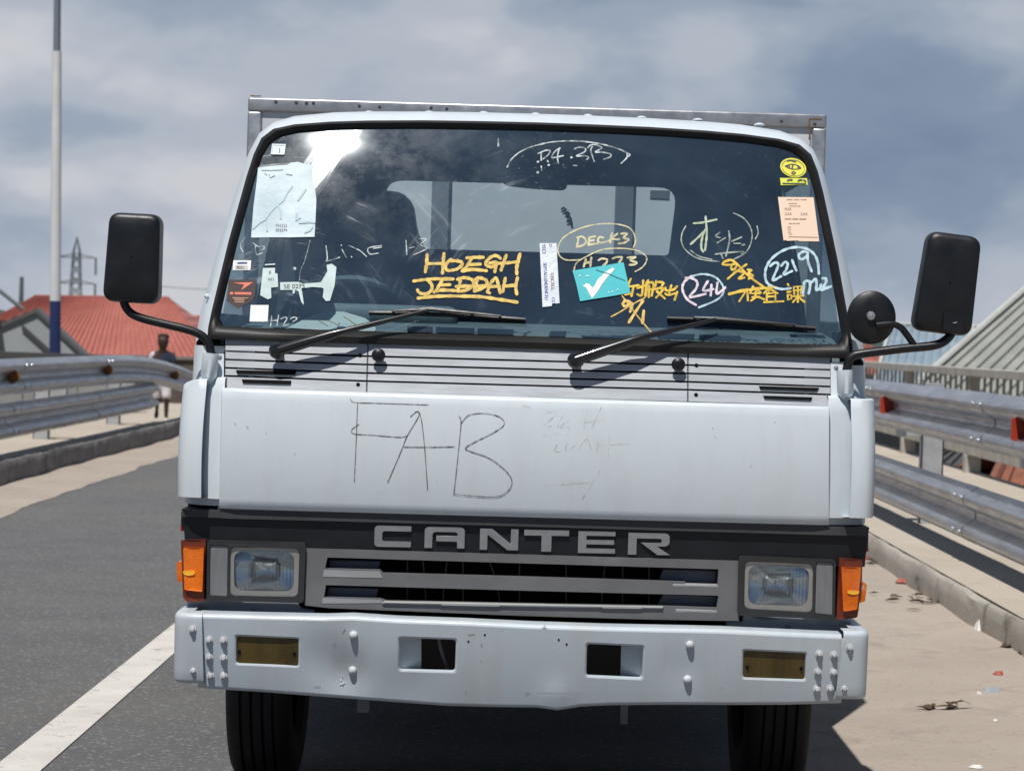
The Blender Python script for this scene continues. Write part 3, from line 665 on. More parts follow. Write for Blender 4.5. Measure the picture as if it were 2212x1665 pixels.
# face built as a fine net so that the dents show, with the openings left out
inner = [(x, y) for x in range(455, 1800, 13) for y in range(1350, 1512, 13)]
def edge_y(l, x):
    l = sorted(l)
    for (a, b), (c, d) in zip(l, l[1:]):
        if a <= x <= c: return b + (d - b) * (x - a) / (c - a + 1e-9)
    return l[0][1] if x < l[0][0] else l[-1][1]
loops = [densify(top + bot, 13)] + [densify(l, 8) for l in (hookL, hookR, fogL, fogR)]
pts = []; edges = []
for l in loops:
    b = len(pts); pts += l; edges += [(b + i, b + (i + 1) % len(l)) for i in range(len(l))]
for p in inner:
    if edge_y(top, p[0]) + 7 < p[1] < edge_y(bot, p[0]) - 7 and not any(in_poly(p, shrink(l, -6)) for l in (hookL, hookR, fogL, fogR)): pts.append(p)
V, E, FA, *_ = delaunay_2d_cdt([Vector(p) for p in pts], edges, [], 0, 0.01)
fs = [f for f in FA if in_poly((sum(V[i].x for i in f) / len(f), sum(V[i].y for i in f) / len(f)), loops[0]) and not any(in_poly((sum(V[i].x for i in f) / len(f), sum(V[i].y for i in f) / len(f)), l) for l in loops[1:])]
m.add([UG(p.x, p.y, gM2) for p in V], fs)
tp = [UG(a, b, gM2) for a, b in densify(top + [(1818, 1380)], 13)[:-1]]
tp = [p for p in tp if True]
rows = [tp] + [[p + Vector((0, .013 * (1 - math.cos(t)), .013 * math.sin(t) * .85)) for p in tp] for t in (R(25), R(50), R(72), R(90))] + [[p + Vector((0, .075, .011)) for p in tp], [p + Vector((0, .075, -.02)) for p in tp]]
m.grid(rows)
bp = [UG(a, b, gM2) for a, b in densify(bot + [bot[-1]], 13)[:-1]]
m.grid([bp] + [[p + Vector((0, .010 * (1 - math.cos(t)), -.010 * math.sin(t))) for p in bp] for t in (R(30), R(60), R(90))] + [[p + Vector((0, .06, -.010)) for p in bp]])
for l in (hookL, hookR, fogL, fogR):       # rolled edges of the openings
    lp = [UG(a, b, gM2) for a, b in densify(l, 8)]; c = sum(lp, Vector()) / len(lp)
    dl = densify(l, 8); q1 = [UG(a, b, gM2) for a, b in shrink(dl, 3.4)]; q2 = [UG(a, b, gM2) for a, b in shrink(dl, 4.8)]
    m.grid([lp, [p + Vector((0, .0018, 0)) for p in q1], [p + Vector((0, .006, 0)) for p in q2], [p + Vector((0, .022, 0)) for p in q2]], close=True)
bumper = m.build('bumper', BUMPW, T, angle=45)
# end caps
for sg, z0, z1 in ((-1, .4235, .6005), (1, .4355, .6075)):
    m = MB(); i0, lo = (.790, .006) if sg < 0 else (.796, .014)
    pl = spline([(i0, 5.8165), (.825, 5.819), (.846, 5.826), (.859, 5.843), (.864, 5.87), (.866, 5.92), (.866, 6.14)], 4); rows = []
    prof = [(.05, z1 + .002), (.03, z1), (.012, z1 - .0005), (.0055, z1 - .003), (.0015, z1 - .0075), (0, z1 - .014)] + [(0, z1 - .014 - (z1 - z0 - .024) * k / 6) for k in range(1, 7)] + [(.001, z0 + .006), (.004, z0 + .002), (.010, z0), (.05, z0)]
    nrm = []
    for i in range(len(pl)):
        a = pl[max(i - 1, 0)]; b = pl[min(i + 1, len(pl) - 1)]; d = Vector((b[0] - a[0], b[1] - a[1])).normalized(); nrm.append(Vector((-d.y, d.x)))
    for inset, z in prof:
        rows.append([Vector((sg * (x + nn.x * inset - (lo * (z1 - z) / (z1 - z0) if i_ < 3 else 0) ), y + nn.y * inset + ((0.60 - z) * .10 + .4 * max(0, .6 - z) ** 2) * max(0, 1 - (y - 5.8) / .1), z)) for i_, ((x, y), nn) in enumerate(zip(pl, nrm))])
    m.grid(rows); m.build('bumper_end', BUMPW, bumper, angle=50)
gE = lambda x, z: 5.8175 + (0.60 - z) * .10 + .4 * (.6 - z) ** 2
for a, b in ((416, 1358), (418, 1447)): bolt(bumper, a, b, gE, .0095, .010, BOLTW)
for a, b in ((1835, 1398), (1823, 1485)): bolt(bumper, a, b, gE, .0095, .010, BOLTW)
for a, b in ((452, 1381), (483, 1382), (452, 1418), (483, 1420), (455, 1458), (484, 1458), (1769, 1411), (1801, 1413), (1766, 1450), (1800, 1451), (1764, 1487), (1793, 1486)): bolt(bumper, a, b, gM2, .0092, .011, BOLTW)
for a, b in ((764, 1371), (762, 1447), (1490, 1392), (1485, 1467)): bolt(bumper, a, b, gM2, .0105, .011, BOLTW, 'rivet', False)
for a, b in (zB([(1667, 1055), (1515, 1115)]) + [(1207, 1381), (1224, 1391)]): bolt(bumper, a, b, gM2, .0028, .0012, DARKGAP, 'drill_hole', False)
# tow pockets: sloped recess plate and dark opening
for loop, side in ((hookL, -1), (hookR, 1)):
    q = loop; xs = [p[0] for p in q]; ys = [p[1] for p in q]
    x0, x1, y0, y1 = min(xs), max(xs), min(ys), max(ys)
    if side < 0: pl = [(x0 - 2, y0 - 4), (908, y0 - 2), (908, y1 + 2), (x0 - 2, y1)]; deep = [(0.018), (.050)]
    else: pl = [(1344, y0 - 2), (x1 + 2, y0), (x1 + 2, y1 + 3), (1342, y1)]; deep = [(.050), (.018)]
    P = [UG(a, b, gM) for a, b in pl]; d0, d1 = deep
    m = MB(); P[0].y += d0; P[3].y += d0; P[1].y += d1; P[2].y += d1
    m.add(P + [p + Vector((0, .004, 0)) for p in P], [(0, 1, 2, 3), (7, 6, 5, 4), (1, 2, 6, 5), (0, 3, 7, 4)])
    m.build('tow_pocket', BUMPW, bumper)
    hx = [(906, y0 - 3), (x1 + 3, y0 - 1), (x1 + 3, y1 + 3), (906, y1 + 2)] if side < 0 else [(x0 - 3, y0 - 3), (1345, y0), (1345, y1 + 3), (x0 - 3, y1 + 2)]
    m = MB(); m.plate(hx, gM, .12, .01); m.build('pocket_liner', DARKGAP, bumper)
m = MB(); m.tube([U(947, 1372, 5.88), U(952, 1400, 5.885), U(962, 1430, 5.89), U(972, 1460, 5.9)], .0045, 8); m.build('hose', mat('hose_grey', (.16, .16, .17), .4), bumper)
for l, scr in ((fogL, ((517, 1407), (636, 1411))), (fogR, ((1614, 1440), (1731, 1443)))):
    m = MB(); m.plate(shrink(l, 2.5), gM, .007, .02, step=12); f = m.build('fog_lamp', FOG, bumper, bevel=.003)
    for a, b in scr: bolt(f, a, b, gM, .0045, .002, DARKGAP, 'lamp_screw', False, .006)
    m = MB(); m.plate(shrink(l, -2), gM, .034, .01, step=20); m.build('fog_lamp_backing', DARKGAP, f)

# ---- wipers -------------------------------------------------------------
def gWw(x, z): return gW(x, z) if z > 1.29 else wz(1.29) + x * x / 24.0 - (1.29 - z) * .2
def wiper(pivot, elbow, tip, blade, label=None):
    p0 = UG(*pivot, gC, -.045); m = MB()
    Mx = Matrix.Translation(UG(*pivot, gC, 0)) @ Matrix(((0, 1, 0, 0), (-1, 0, 0, 0), (0, 0, 1, 0), (0, 0, 0, 1)))
    m.lathe([(.012, -.002), (.012, .030), (.020, .032), (.0215, .046), (.016, .054), (0, .056)], Mx, 20)
    pe = UG(*elbow, gWw, -.055); pt = UG(*tip, gWw, -.030)
    m.tube([p0, p0.lerp(pe, .3), pe.lerp(p0, .2), pe, pe.lerp(pt, .5), pt], [.0145, .015, .013, .0085, .007, .005], 10)
    a = m.build('wiper_arm', WIPER, T)
    m = MB(); B = [UG(x, y, gWw, -.014) for x, y in blade]
    m.tube(B, .0048, 6); m.tube([b + Vector((0, .008, -.003)) for b in B], .0036, 4)
    n = len(B)
    # yoke that carries the blade
    m.tube([B[1] + Vector((0, -.010, .004)), pt, B[-2] + Vector((0, -.010, .004))], [.003, .0065, .003], 6)
    for k in (1, 2, n - 3, n - 2): m.tube([B[k] + Vector((0, .002, 0)), B[k] + Vector((0, -.011, .005))], .004, 6)
    m.build('wiper_blade', BLACKP, a)
wiper((603, 757), (740, 716), (932, 668), [(797, 675), (850, 675.5), (905, 677), (965, 679), (1020, 682), (1080, 686), (1135, 690)])
wiper((1243, 778), (1390, 728), (1550, 689), [(1441, 687), (1500, 689), (1555, 692), (1610, 696), (1665, 701), (1715, 705), (1762, 709)])

# ---- mirrors -------------------------------------------------------------
def housing(quad, r, y, thick, dome, name, parent):
    P = densify(rounded(quad, r, 6), 14); c = (sum(p[0] for p in P) / len(P), sum(p[1] for p in P) / len(P))
    W = [U(a, b, y) for a, b in P]; C = U(*c, y); m = MB(); rows = []
    for s_, d in ((.93, thick), (.985, thick - .004), (1.0, thick - .02), (1.0, .022), (.985, .008), (.955, .0), (.88, -dome * .35), (.7, -dome * .75), (.4, -dome), (.02, -dome * 1.05)):
        rows.append([Vector((C.x + (p.x - C.x) * s_, p.y + d, C.z + (p.z - C.z) * s_)) for p in W])
    m.grid(rows, close=True); h = m.build(name, BLACKP, parent, angle=60)
    m = MB(); rows = [[Vector((C.x + (p.x - C.x) * s_, p.y + thick + .001, C.z + (p.z - C.z) * s_)) for p in W] for s_ in (.92, .5, .02)]
    m.grid(rows, close=True); m.build('mirror_glass', MIRR, h)
    return h
hL = housing([(235, 457), (347, 463), (342, 658), (219, 650)], [24, 24, 26, 26], 5.96, .065, .010, 'wing_mirror', T)
m = MB(); m.tube(spline([U(266, 640, 5.985), U(268, 655, 5.985), U(280, 674, 5.985), U(305, 687, 5.985), U(355, 700, 5.985), U(405, 712, 5.985), U(436, 725, 5.985), U(452, 745, 5.985), U(457, 772, 5.985)], 5), .0108, 12); m.build('mirror_arm', BLACKP, hL)
hR = housing([(2008, 497), (2123, 512), (2099, 728), (1971, 712)], [24, 28, 26, 26], 5.96, .065, .010, 'wing_mirror', T)
m = MB(); m.tube(spline([U(2061, 690, 5.95), U(2058, 712, 5.985), U(2046, 732, 5.985), U(2018, 746, 5.985), U(1950, 753, 5.985), U(1862, 764, 5.985), U(1842, 770, 5.985), U(1833, 782, 5.985), U(1828, 808, 5.985)], 5), .0115, 12)
m.tube(spline([U(1978, 750, 5.985), U(1958, 722, 5.98), U(1945, 707, 5.975), U(1925, 700, 5.97), U(1892, 703, 5.965)], 5), .0085, 10); m.build('mirror_arm', BLACKP, hR)
q = [(2040, 675), (2083, 679), (2080, 718), (2037, 713)]; m = MB(); m.plate(rounded(q, 5), lambda x, z: 5.945, 0, .02, step=20); m.build('mirror_clamp', BLACKP, hR, bevel=.004)
c = U(1883, 686, 5.98); m = MB(); Mx = Matrix.Translation(c) @ Matrix(((0, 1, 0, 0), (-1, 0, 0, 0), (0, 0, 1, 0), (0, 0, 0, 1))) @ Matrix.Scale(1.1, 4, (0, 0, 1))
m.lathe([(.055, -.020), (.0605, -.018), (.062, -.008), (.061, .0), (.054, .006), (.03, .010), (0, .012)], Mx, 36); hk = m.build('round_mirror', BLACKP, hR, angle=40)
m = MB(); m.lathe([(0, .012), (.012, .012), (.010, .020), (0, .022)], Matrix.Translation(c + Vector((-.004, 0, .004))) @ Matrix(((0, 1, 0, 0), (-1, 0, 0, 0), (0, 0, 1, 0), (0, 0, 0, 1))), 10); m.build('mirror_screw', ALU, hR)
# mirror brackets in body colour
for sg, q in ((-1, [(441, 765), (484, 764), (483, 838), (466, 836), (444, 815)]), (1, [(1794, 782), (1835, 782), (1836, 850), (1822, 876), (1795, 880)])):
    m = MB(); m.plate(rounded(q, 5), lambda x, z: 5.955 + .25 * (z - 1.15) + abs(x * x / 20), 0, .05, step=15); br = m.build('mirror_bracket', WHITE, T, bevel=.004)
    a = U((456 if sg < 0 else 1824), 764 if sg < 0 else 800, 5.978); m = MB()
    m.tube([a, a + Vector((sg * .004, -.004, -.055)), a + Vector((sg * .004, .012, -.075))], [.0205, .021, .012], 16); m.build('bracket_sleeve', WHITE, br, angle=50)
    for s_ in ((448, 772), (475, 772), (459, 824)) if sg < 0 else ((1806, 795), (1820, 868)): bolt(br, *s_, lambda x, z: 5.955 + .25 * (z - 1.15) + x * x / 20, .006, .004, ALU, 'bolt', False)
bolt(cab, 447, 640, lambda x, z: 6.10, .007, .012, WHITE, 'bolt', False); bolt(cab, 484, 527, lambda x, z: 6.17, .004, .004, ALU, 'bolt', False)

# ---- wheels, axle, chassis, cargo box -------------------------------------------------------------
TP = [(.225, -.075), (.25, -.10), (.30, -.108), (.335, -.104), (.352, -.094), (.362, -.080)]
for g in (-.052, -.018, .018, .052):
    TP += [(.3665, g - .008), (.3665, g - .005), (.354, g - .004), (.354, g + .004), (.3665, g + .005), (.3665, g + .008)]
TP += [(.362, .080), (.352, .094), (.335, .104), (.30, .108), (.25, .10), (.225, .075)]
def wheel(x, y, sg):
    m = MB(); Mx = Matrix.Translation((x, y, .366)); m.lathe([(r_, a_ * .86) for r_, a_ in TP], Mx, 72); t = m.build('wheel', TYRE, T, angle=30)
    m = MB(); m.lathe([(.226, -.08), (.215, -.07), (.20, -.03), (.14, -.02), (.10, .02), (0, .02)], Matrix.Translation((x, y, .366)) @ Matrix.Scale(-sg, 4, (1, 0, 0)), 40)
    m.build('wheel_rim', STEELW, t, angle=35)
    return t
wheel(-.726, 6.86, -1); wheel(.722, 6.86, 1)
for x in (-.80, -.57, .57, .80): wheel(x, 9.55, 1 if x > 0 else -1)
m = MB()
for x in (-.39, .33): m.box(x, x + .06, 5.95, 11.0, .50, .64)
m.box(-.62, .62, 6.80, 6.92, .28, .38); m.box(-.5, .5, 9.48, 9.62, .30, .42); m.box(-.30, .30, 6.3, 7.35, .34, .80); m.box(-.5, .45, 6.05, 6.25, .40, .58)
m.box(-.8, -.5, 7.55, 8.5, .40, .62); m.box(.5, .8, 7.6, 8.4, .42, .62)
m.build('chassis', CHASSIS, T, bevel=.01)
for a, b, w_, h in ((785, 1512, 13, 26), (1349, 1516, 8, 48)):
    m = MB(); m.plate(rounded([(a - w_, b - 8), (a + w_, b - 8), (a + w_ - 1, b + h), (a - w_ - 1, b + h)], 3), lambda x, z: 5.90, 0, .02, step=20); m.build('tow_hook', mat('hook_grey', (.17, .175, .185), .5, metal=.3, var=.3), T, bevel=.004)
BX, BY, BT = .945, 7.72, 2.066
m = MB(); m.box(-BX + .012, BX - .012, BY + .012, 10.9, .80, BT - .012); box = m.build('cargo_box', BOXP, T)
m = MB()
zt = BT
m.box(-BX, BX, BY, BY + .03, zt - .046, zt); m.box(-BX, -BX + .046, BY + .0, BY + .05, .78, zt - .046); m.box(BX - .046, BX, BY + .0, BY + .05, .78, zt - .046); m.box(-BX, BX, BY, BY + .05, .74, .82)
for s_ in (-1, 1): m.box(min(s_ * BX, s_ * (BX - .03)), max(s_ * BX, s_ * (BX - .03)), BY + .03, 10.92, zt - .046, zt)
m.build('box_frame', ALU, box, bevel=.007, seg=3)
RIV = mat('rivet_dark', (.06, .06, .065), .5)
for a, b in ((596, 220), (640, 222), (677, 223), (662, 223), (776, 229), (820, 231), (931, 233), (965, 235), (1688, 262), (1760, 268)):
    p = U(a, b, BY); m = MB(); m.lathe([(.0055, -.001), (.0055, .0015), (.002, .003), (0, .003)], Matrix.Translation(p) @ Matrix(((0, 1, 0, 0), (-1, 0, 0, 0), (0, 0, 1, 0), (0, 0, 0, 1))), 8); m.build('frame_rivet', RIV, box)
for a0, a1 in ((931, 968), (1328, 1367)):
    p = U(a0, 470, BY - .02); q = U(a1, 470, BY - .02); m = MB(); m.box(p.x, q.x, BY - .02, BY + .012, .85, BT - .05); m.build('wall_post', mat('post_grey', (.21, .23, .26), .5, metal=.2, var=.2), box, bevel=.003)
gX = lambda x, z: BY + .012
q = [(1405, 411), (1447, 412), (1446, 430), (1404, 428)]; m = MB(); m.plate(q, gX, -.003, .003); m.build('data_plate', mat('plate_dark', (.12, .13, .14), .5), box)
# ================================================================== MARKS ON THE TRUCK
_lift = [0]
def ribbon(mb, pts, wd, surf, base=-.0016, smooth=True, taper=0.12, mi=0):
    """one hand-drawn stroke lying on a surface"""
    P = spline(pts, 5) if smooth and len(pts) > 2 else densify_open(pts, 18)
    _lift[0] = (_lift[0] + 1) % 18; off0 = base - _lift[0] * 9e-5; n = len(P)
    Lp = []; Rp = []; C = []
    for i, (a, b) in enumerate(P):
        a0, b0 = P[max(0, i - 1)]; a1, b1 = P[min(n - 1, i + 1)]; dx, dy = a1 - a0, b1 - b0; d = math.hypot(dx, dy) or 1
        k = wd * (0.5 + 0.07 * math.sin(i * 1.7 + a * .05) + 0.05 * math.sin(i * .6 + b)) ; nx, ny = -dy / d * k, dx / d * k
        o = off0 - 4e-5 * i / n * 2
        Lp.append(UG(a + nx, b + ny, surf, o)); Rp.append(UG(a - nx, b - ny, surf, o))
    mb.grid([Lp, Rp], mi)
    for (a, b), (c, d), o in ((P[0], P[1], off0), (P[-1], P[-2], off0 - 8e-5)):     # round ends
        an = math.atan2(b - d, a - c); fan = [UG(a + wd * .48 * math.cos(an + t), b + wd * .48 * math.sin(an + t), surf, o) for t in [-math.pi / 2 + math.pi * k / 5 for k in range(6)]]
        mb.add(fan, [tuple(range(6))], mi)
def densify_open(l, step):
    out = []
    for (a, b), (c, d) in zip(l, l[1:]):
        n = max(1, int(math.hypot(c - a, d - b) / step + .5))
        for k in range(n): out.append((a + (c - a) * k / n, b + (d - b) * k / n))
    out.append(tuple(l[-1])); return out
def writing(name, z, strokes, wd, matl, surf=gW, parent=None, smooth=True, base=-.0016):
    m = MB()
    for s_ in strokes:
        if isinstance(s_, tuple): m_s = s_[1]; s_ = s_[0]
        else: m_s = wd
        ribbon(m, z(s_), m_s, surf, base, smooth)
    return m.build(name, matl, parent, smooth=False, recalc=False)
YEL = marker('yellow_marker', (.86, .60, .16), .72)
YEL2 = marker('gold_marker', (.86, .58, .07), .66)
PALE = marker('pale_yellow_marker', (.72, .66, .40), .5)
CHALK = marker('chalk_white', (.58, .65, .68), .22, 40)
CHALKG = marker('chalk_grey_green', (.40, .46, .42), .28, 40)
SKYB = marker('pale_blue_marker', (.52, .72, .80), .7)
PINK = marker('pale_pink_marker', (.82, .70, .80), .75)
c1 = Zm(1000, 600, 400 / 2212); c2 = Zm(1340, 540, 400 / 2212); c3 = Zm(1680, 520, 400 / 2212); c4 = Zm(540, 560, 400 / 2212); c5 = Zm(1220, 320, 400 / 2212); c6 = Zm(1880, 360, 200 / 1281); c7 = Zm(600, 320, 400 / 2212); cA = Zm(500, 200, 800 / 1903)
W = lambda *a, **k: tag(writing('windscreen_writing', *a, parent=screen, **k))
wr = W(c1, [[(375, 205), (368, 320), (350, 440)], [(608, 190), (595, 330), (588, 460)], [(372, 328), (590, 325)],
   [(705, 270), (655, 312), (628, 370), (655, 420), (725, 418), (805, 392), (862, 340), (840, 302), (770, 287), (690, 292)],
   [(925, 248), (1040, 240), (1150, 240)], [(990, 250), (935, 350), (860, 428)], [(940, 342), (1110, 335)], [(860, 430), (1000, 408), (1195, 425)],
   [(1388, 255), (1330, 217), (1255, 238), (1188, 308), (1198, 352), (1260, 372), (1330, 340)], [(1240, 320), (1340, 310), (1320, 380), (1310, 440)],
   [(1468, 212), (1430, 320), (1397, 418)], [(1658, 196), (1615, 370), (1615, 470)], [(1300, 325), (1470, 318), (1640, 300)],
   [(190, 568), (330, 550), (460, 538), (735, 540)], [(385, 560), (435, 610), (440, 680), (390, 733), (312, 745), (258, 720), (242, 690)],
   [(592, 545), (545, 620), (500, 700)], [(545, 622), (690, 618)], [(470, 720), (560, 692), (760, 700)],
   [(835, 560), (820, 640), (800, 700)], [(795, 545), (880, 522), (980, 540), (1018, 590), (985, 655), (900, 698), (800, 710)], [(775, 642), (1010, 636)],
   [(1072, 545), (1045, 630), (1027, 705)], [(1045, 545), (1090, 522), (1180, 550), (1203, 600), (1150, 660), (1032, 708)], [(1025, 642), (1220, 630)],
   [(1208, 715), (1255, 600), (1325, 525), (1360, 620), (1385, 730)], [(1245, 645), (1375, 640)], [(1208, 715), (1238, 732)],
   [(1455, 530), (1438, 620), (1420, 715)], [(1625, 522), (1600, 640), (1615, 748)], [(1440, 640), (1600, 625)],
   [(248, 805), (480, 780), (750, 775), (1100, 785), (1350, 818), (1620, 860)]], 7.0, YEL)
W(c2, [[(1345, 440), (1375, 340), (1340, 220), (1250, 145), (1050, 108), (800, 122), (560, 192), (380, 300), (305, 430), (315, 530), (370, 590), (450, 612), (600, 606)],
   [(525, 750), (560, 650), (680, 570), (900, 470), (1130, 447), (1370, 470), (1510, 545), (1528, 620), (1470, 710), (1372, 768)]], 2.9, PALE)
W(c2, [[(590, 300), (565, 430)], [(570, 300), (640, 285), (690, 340), (660, 400), (567, 428)], [(735, 300), (725, 400)], [(730, 300), (820, 280)], [(730, 345), (800, 335)], [(725, 397), (850, 380)],
   [(930, 302), (880, 290), (855, 340), (890, 370), (990, 350), (1030, 330)], [(1052, 240), (1035, 300), (1027, 370)], [(1125, 248), (1045, 310), (1155, 325)],
   [(1180, 246), (1262, 242), (1210, 305), (1282, 322), (1235, 365), (1142, 383)],
   [(690, 600), (660, 700)], [(765, 575), (752, 700)], [(672, 650), (758, 640)], [(866, 612), (910, 590), (980, 602), (970, 650), (930, 680)], [(1060, 590), (1120, 567), (1190, 577), (1150, 640)],
   [(1266, 577), (1380, 567), (1300, 612), (1390, 642), (1360, 672), (1292, 675)]], 4.4, PALE)
W(c2, [[(1310, 870), (1270, 960)], [(1262, 980), (1420, 960)], [(1350, 970), (1320, 1108)], [(1232, 1085), (1300, 1070)], [(1482, 892), (1475, 1000), (1458, 1100), (1402, 1082)], [(1402, 995), (1500, 962)],
   [(1550, 892), (1520, 942)], [(1530, 940), (1510, 1110)], [(1530, 932), (1622, 930), (1600, 1100)], [(1562, 962), (1560, 1122)], [(1515, 1022), (1620, 1012)],
   [(1662, 900), (1650, 970)], [(1662, 912), (1760, 920), (1742, 962)], [(1642, 1012), (1760, 1000), (1662, 1128)], [(1672, 1042), (1780, 1140)],
   [(1870, 960), (1842, 1062)], [(1790, 990), (1802, 1030), (1900, 1018), (1950, 972)], [(1788, 1072), (1832, 1092), (1930, 1068)], [(1952, 1050), (1917, 1160)]], 5.0, YEL2)
W(c2, [([(1292, 1182), (1232, 1172), (1202, 1220), (1242, 1248), (1308, 1202), (1330, 1232), (1302, 1320)], 6.2), ([(1480, 1172), (1380, 1320), (1285, 1470)], 6), ([(1490, 1310), (1472, 1478)], 6),
   ([(1042, 1390), (1150, 1332), (1350, 1212), (1500, 1132)], 2.8), ([(1182, 1092), (1330, 1290), (1480, 1475), (1588, 1600)], 2.8)], 6, YEL)
W(c3, [[(190, 250), (140, 350), (130, 460), (180, 570), (300, 670), (450, 720), (660, 740)], [(850, 70), (990, 142), (1080, 260), (1108, 390), (1070, 540), (990, 640), (860, 705)], [(260, 590), (380, 670), (550, 710)], [(1175, 250), (1190, 350), (1152, 430)]], 2.6, CHALKG)
W(c3, [[(465, 120), (480, 350), (470, 480), (456, 585)], [(300, 213), (420, 202), (615, 160)], [(470, 295), (390, 380), (260, 500)], [(440, 330), (410, 450), (405, 550), (430, 605)]], 4.6, flat('pale_green_chalk', (.46, .54, .40), .7, var=.3, vscale=50))
W(c3, [[(785, 322), (795, 450), (745, 665)], [(660, 340), (602, 390), (660, 410)], [(630, 480), (735, 415)], [(825, 462), (960, 405)], [(860, 490), (945, 490)], [(602, 640), (760, 620), (985, 605), (960, 640)], [(672, 625), (705, 700)], [(970, 515), (1000, 507)]], 3.4, CHALKG)
W(c3, [[(890, 770), (800, 785), (700, 780), (740, 735), (820, 720), (880, 770)], [(820, 800), (825, 850), (872, 840), (890, 800)], [(1030, 780), (900, 870), (770, 980)], [(920, 872), (990, 905), (920, 978), (1000, 962)], [(1045, 852), (1100, 862), (1052, 902), (1120, 932), (1062, 980)], [(740, 742), (830, 722), (930, 805), (1050, 932), (1270, 1095)]], 4.6, YEL2)
W(c3, [[(240, 955), (400, 915), (540, 932), (640, 990), (708, 1090), (700, 1190), (600, 1280), (370, 1375)]], 4.2, SKYB)
W(c3, [[(330, 1340), (210, 1262), (145, 1130), (170, 1022), (270, 942)], [(190, 965), (290, 977), (350, 1030), (330, 1120), (245, 1232), (465, 1187)], [(495, 1012), (432, 1140), (570, 1122)], [(545, 1062), (535, 1210)], [(630, 1032), (615, 1180), (680, 1150), (735, 1097)]], 5.2, PINK)
W(c3, [[(2030, 910), (2020, 780), (1980, 660), (1880, 572), (1720, 542), (1550, 582), (1400, 680), (1312, 800), (1287, 920), (1312, 1030), (1400, 1090), (1520, 1122), (1640, 1108)],
   [(1357, 805), (1420, 757), (1470, 772), (1450, 850), (1392, 1000), (1510, 942)], [(1512, 800), (1560, 747), (1600, 772), (1580, 850), (1542, 920), (1660, 872)], [(1662, 722), (1690, 800), (1720, 865)],
   [(1882, 620), (1820, 602), (1752, 650), (1782, 710), (1860, 672), (1875, 640), (1880, 740), (1930, 878)]], 5.4, SKYB)
W(c3, [[(1808, 1190), (1820, 1100), (1835, 1020), (1890, 1012), (1910, 1062), (1890, 1180)], [(1915, 1030), (1945, 1015)], [(1962, 992), (1990, 988), (2000, 1060), (1992, 1130), (2040, 1112), (2060, 1060)], [(2082, 972), (2130, 982), (2120, 1050), (2062, 1130), (2110, 1115), (2195, 1085)]], 5.8, SKYB)
W(c3, [([(790, 1190), (960, 1145), (1280, 1102)], 6.4), [(1040, 1122), (1050, 1280)], [(1010, 1165), (930, 1290)], [(1120, 1082), (1080, 1180)], [(1122, 1092), (1230, 1170)], [(1110, 1182), (1222, 1180)], [(1110, 1232), (1212, 1230)], [(1160, 1152), (1150, 1240), (1092, 1282)], [(1170, 1222), (1275, 1262)],
   [(1340, 1072), (1340, 1150)], [(1282, 1112), (1420, 1092)], [(1340, 1112), (1270, 1180)], [(1350, 1112), (1460, 1180)], [(1312, 1182), (1310, 1280)], [(1312, 1182), (1430, 1172), (1430, 1272)], [(1312, 1225), (1430, 1220)], [(1272, 1302), (1540, 1290)],
   [(1600, 1052), (1612, 1072)], [(1582, 1122), (1640, 1115)], [(1592, 1162), (1640, 1155)], [(1600, 1202), (1602, 1270), (1650, 1252), (1650, 1202), (1605, 1200)], [(1682, 1092), (1690, 1190)], [(1682, 1092), (1790, 1082), (1780, 1180)], [(1740, 1092), (1740, 1300)], [(1682, 1142), (1790, 1132)], [(1662, 1222), (1820, 1212)], [(1738, 1225), (1672, 1300)], [(1744, 1225), (1830, 1300)]], 4.3, YEL2, smooth=False)
W(c5, [([(265, 545), (320, 440), (430, 342), (600, 262), (850, 202), (1100, 182), (1350, 192), (1600, 232), (1800, 290), (1930, 350), (1962, 370), (1945, 395)], 3.0), [(1920, 342), (1920, 410), (1842, 490)],
   [(735, 350), (735, 450)], [(692, 355), (800, 312), (862, 322), (820, 385), (762, 430)], [(822, 452), (832, 470)], [(735, 530), (745, 590)], [(998, 282), (932, 320), (882, 410), (1040, 385)], [(985, 280), (960, 400), (975, 495)],
   [(1192, 292), (1260, 267), (1340, 282), (1338, 330), (1222, 390), (1340, 387), (1388, 410), (1362, 440)], [(1440, 262), (1422, 320), (1470, 465)], [(1382, 272), (1422, 237), (1500, 237), (1570, 280), (1482, 335), (1580, 337), (1690, 362), (1690, 400), (1602, 435)],
   ([(1150, 410), (1158, 408)], 4.5), ([(835, 515), (845, 513)], 4.5), ([(685, 470), (695, 468)], 4.5), ([(685, 615), (692, 613)], 5), ([(1180, 520), (1230, 522)], 2.5), ([(142, 150), (142, 250)], 4.2)], 3.0, CHALK)
W(c4, [[(1520, 300), (1540, 470), (1525, 515), (1620, 490), (1710, 460)], [(1742, 352), (1800, 460)], [(1840, 300), (1990, 370), (2080, 450)], [(1730, 290), (1736, 300)], [(1870, 450), (1880, 460)], [(405, 185), (345, 270), (345, 330), (375, 390)], [(515, 265), (580, 310), (660, 310), (660, 350), (610, 350)], [(545, 310), (560, 420), (640, 400)],
   [(770, 1270), (755, 1410)], [(865, 1262), (842, 1410)], [(762, 1342), (850, 1332)], [(900, 1312), (950, 1287), (980, 1312), (930, 1400), (1000, 1390)], [(1030, 1312), (1080, 1287), (1120, 1312), (1062, 1350)], ([(1088, 612), (1092, 622)], 6), ([(1300, 230), (1230, 500), (1170, 640), (1155, 780)], 1.4)], 2.3, CHALK)
W(cA, [[(1080, 985), (1002, 1000), (1010, 1035), (1060, 1030)], [(1030, 1002), (1080, 995)], [(1225, 955), (1230, 1040)], [(1247, 1000), (1275, 992)], [(1300, 945), (1345, 947), (1312, 980), (1355, 1000), (1330, 1012)], [(1270, 1040), (1335, 1012)]], 2.2, CHALK)
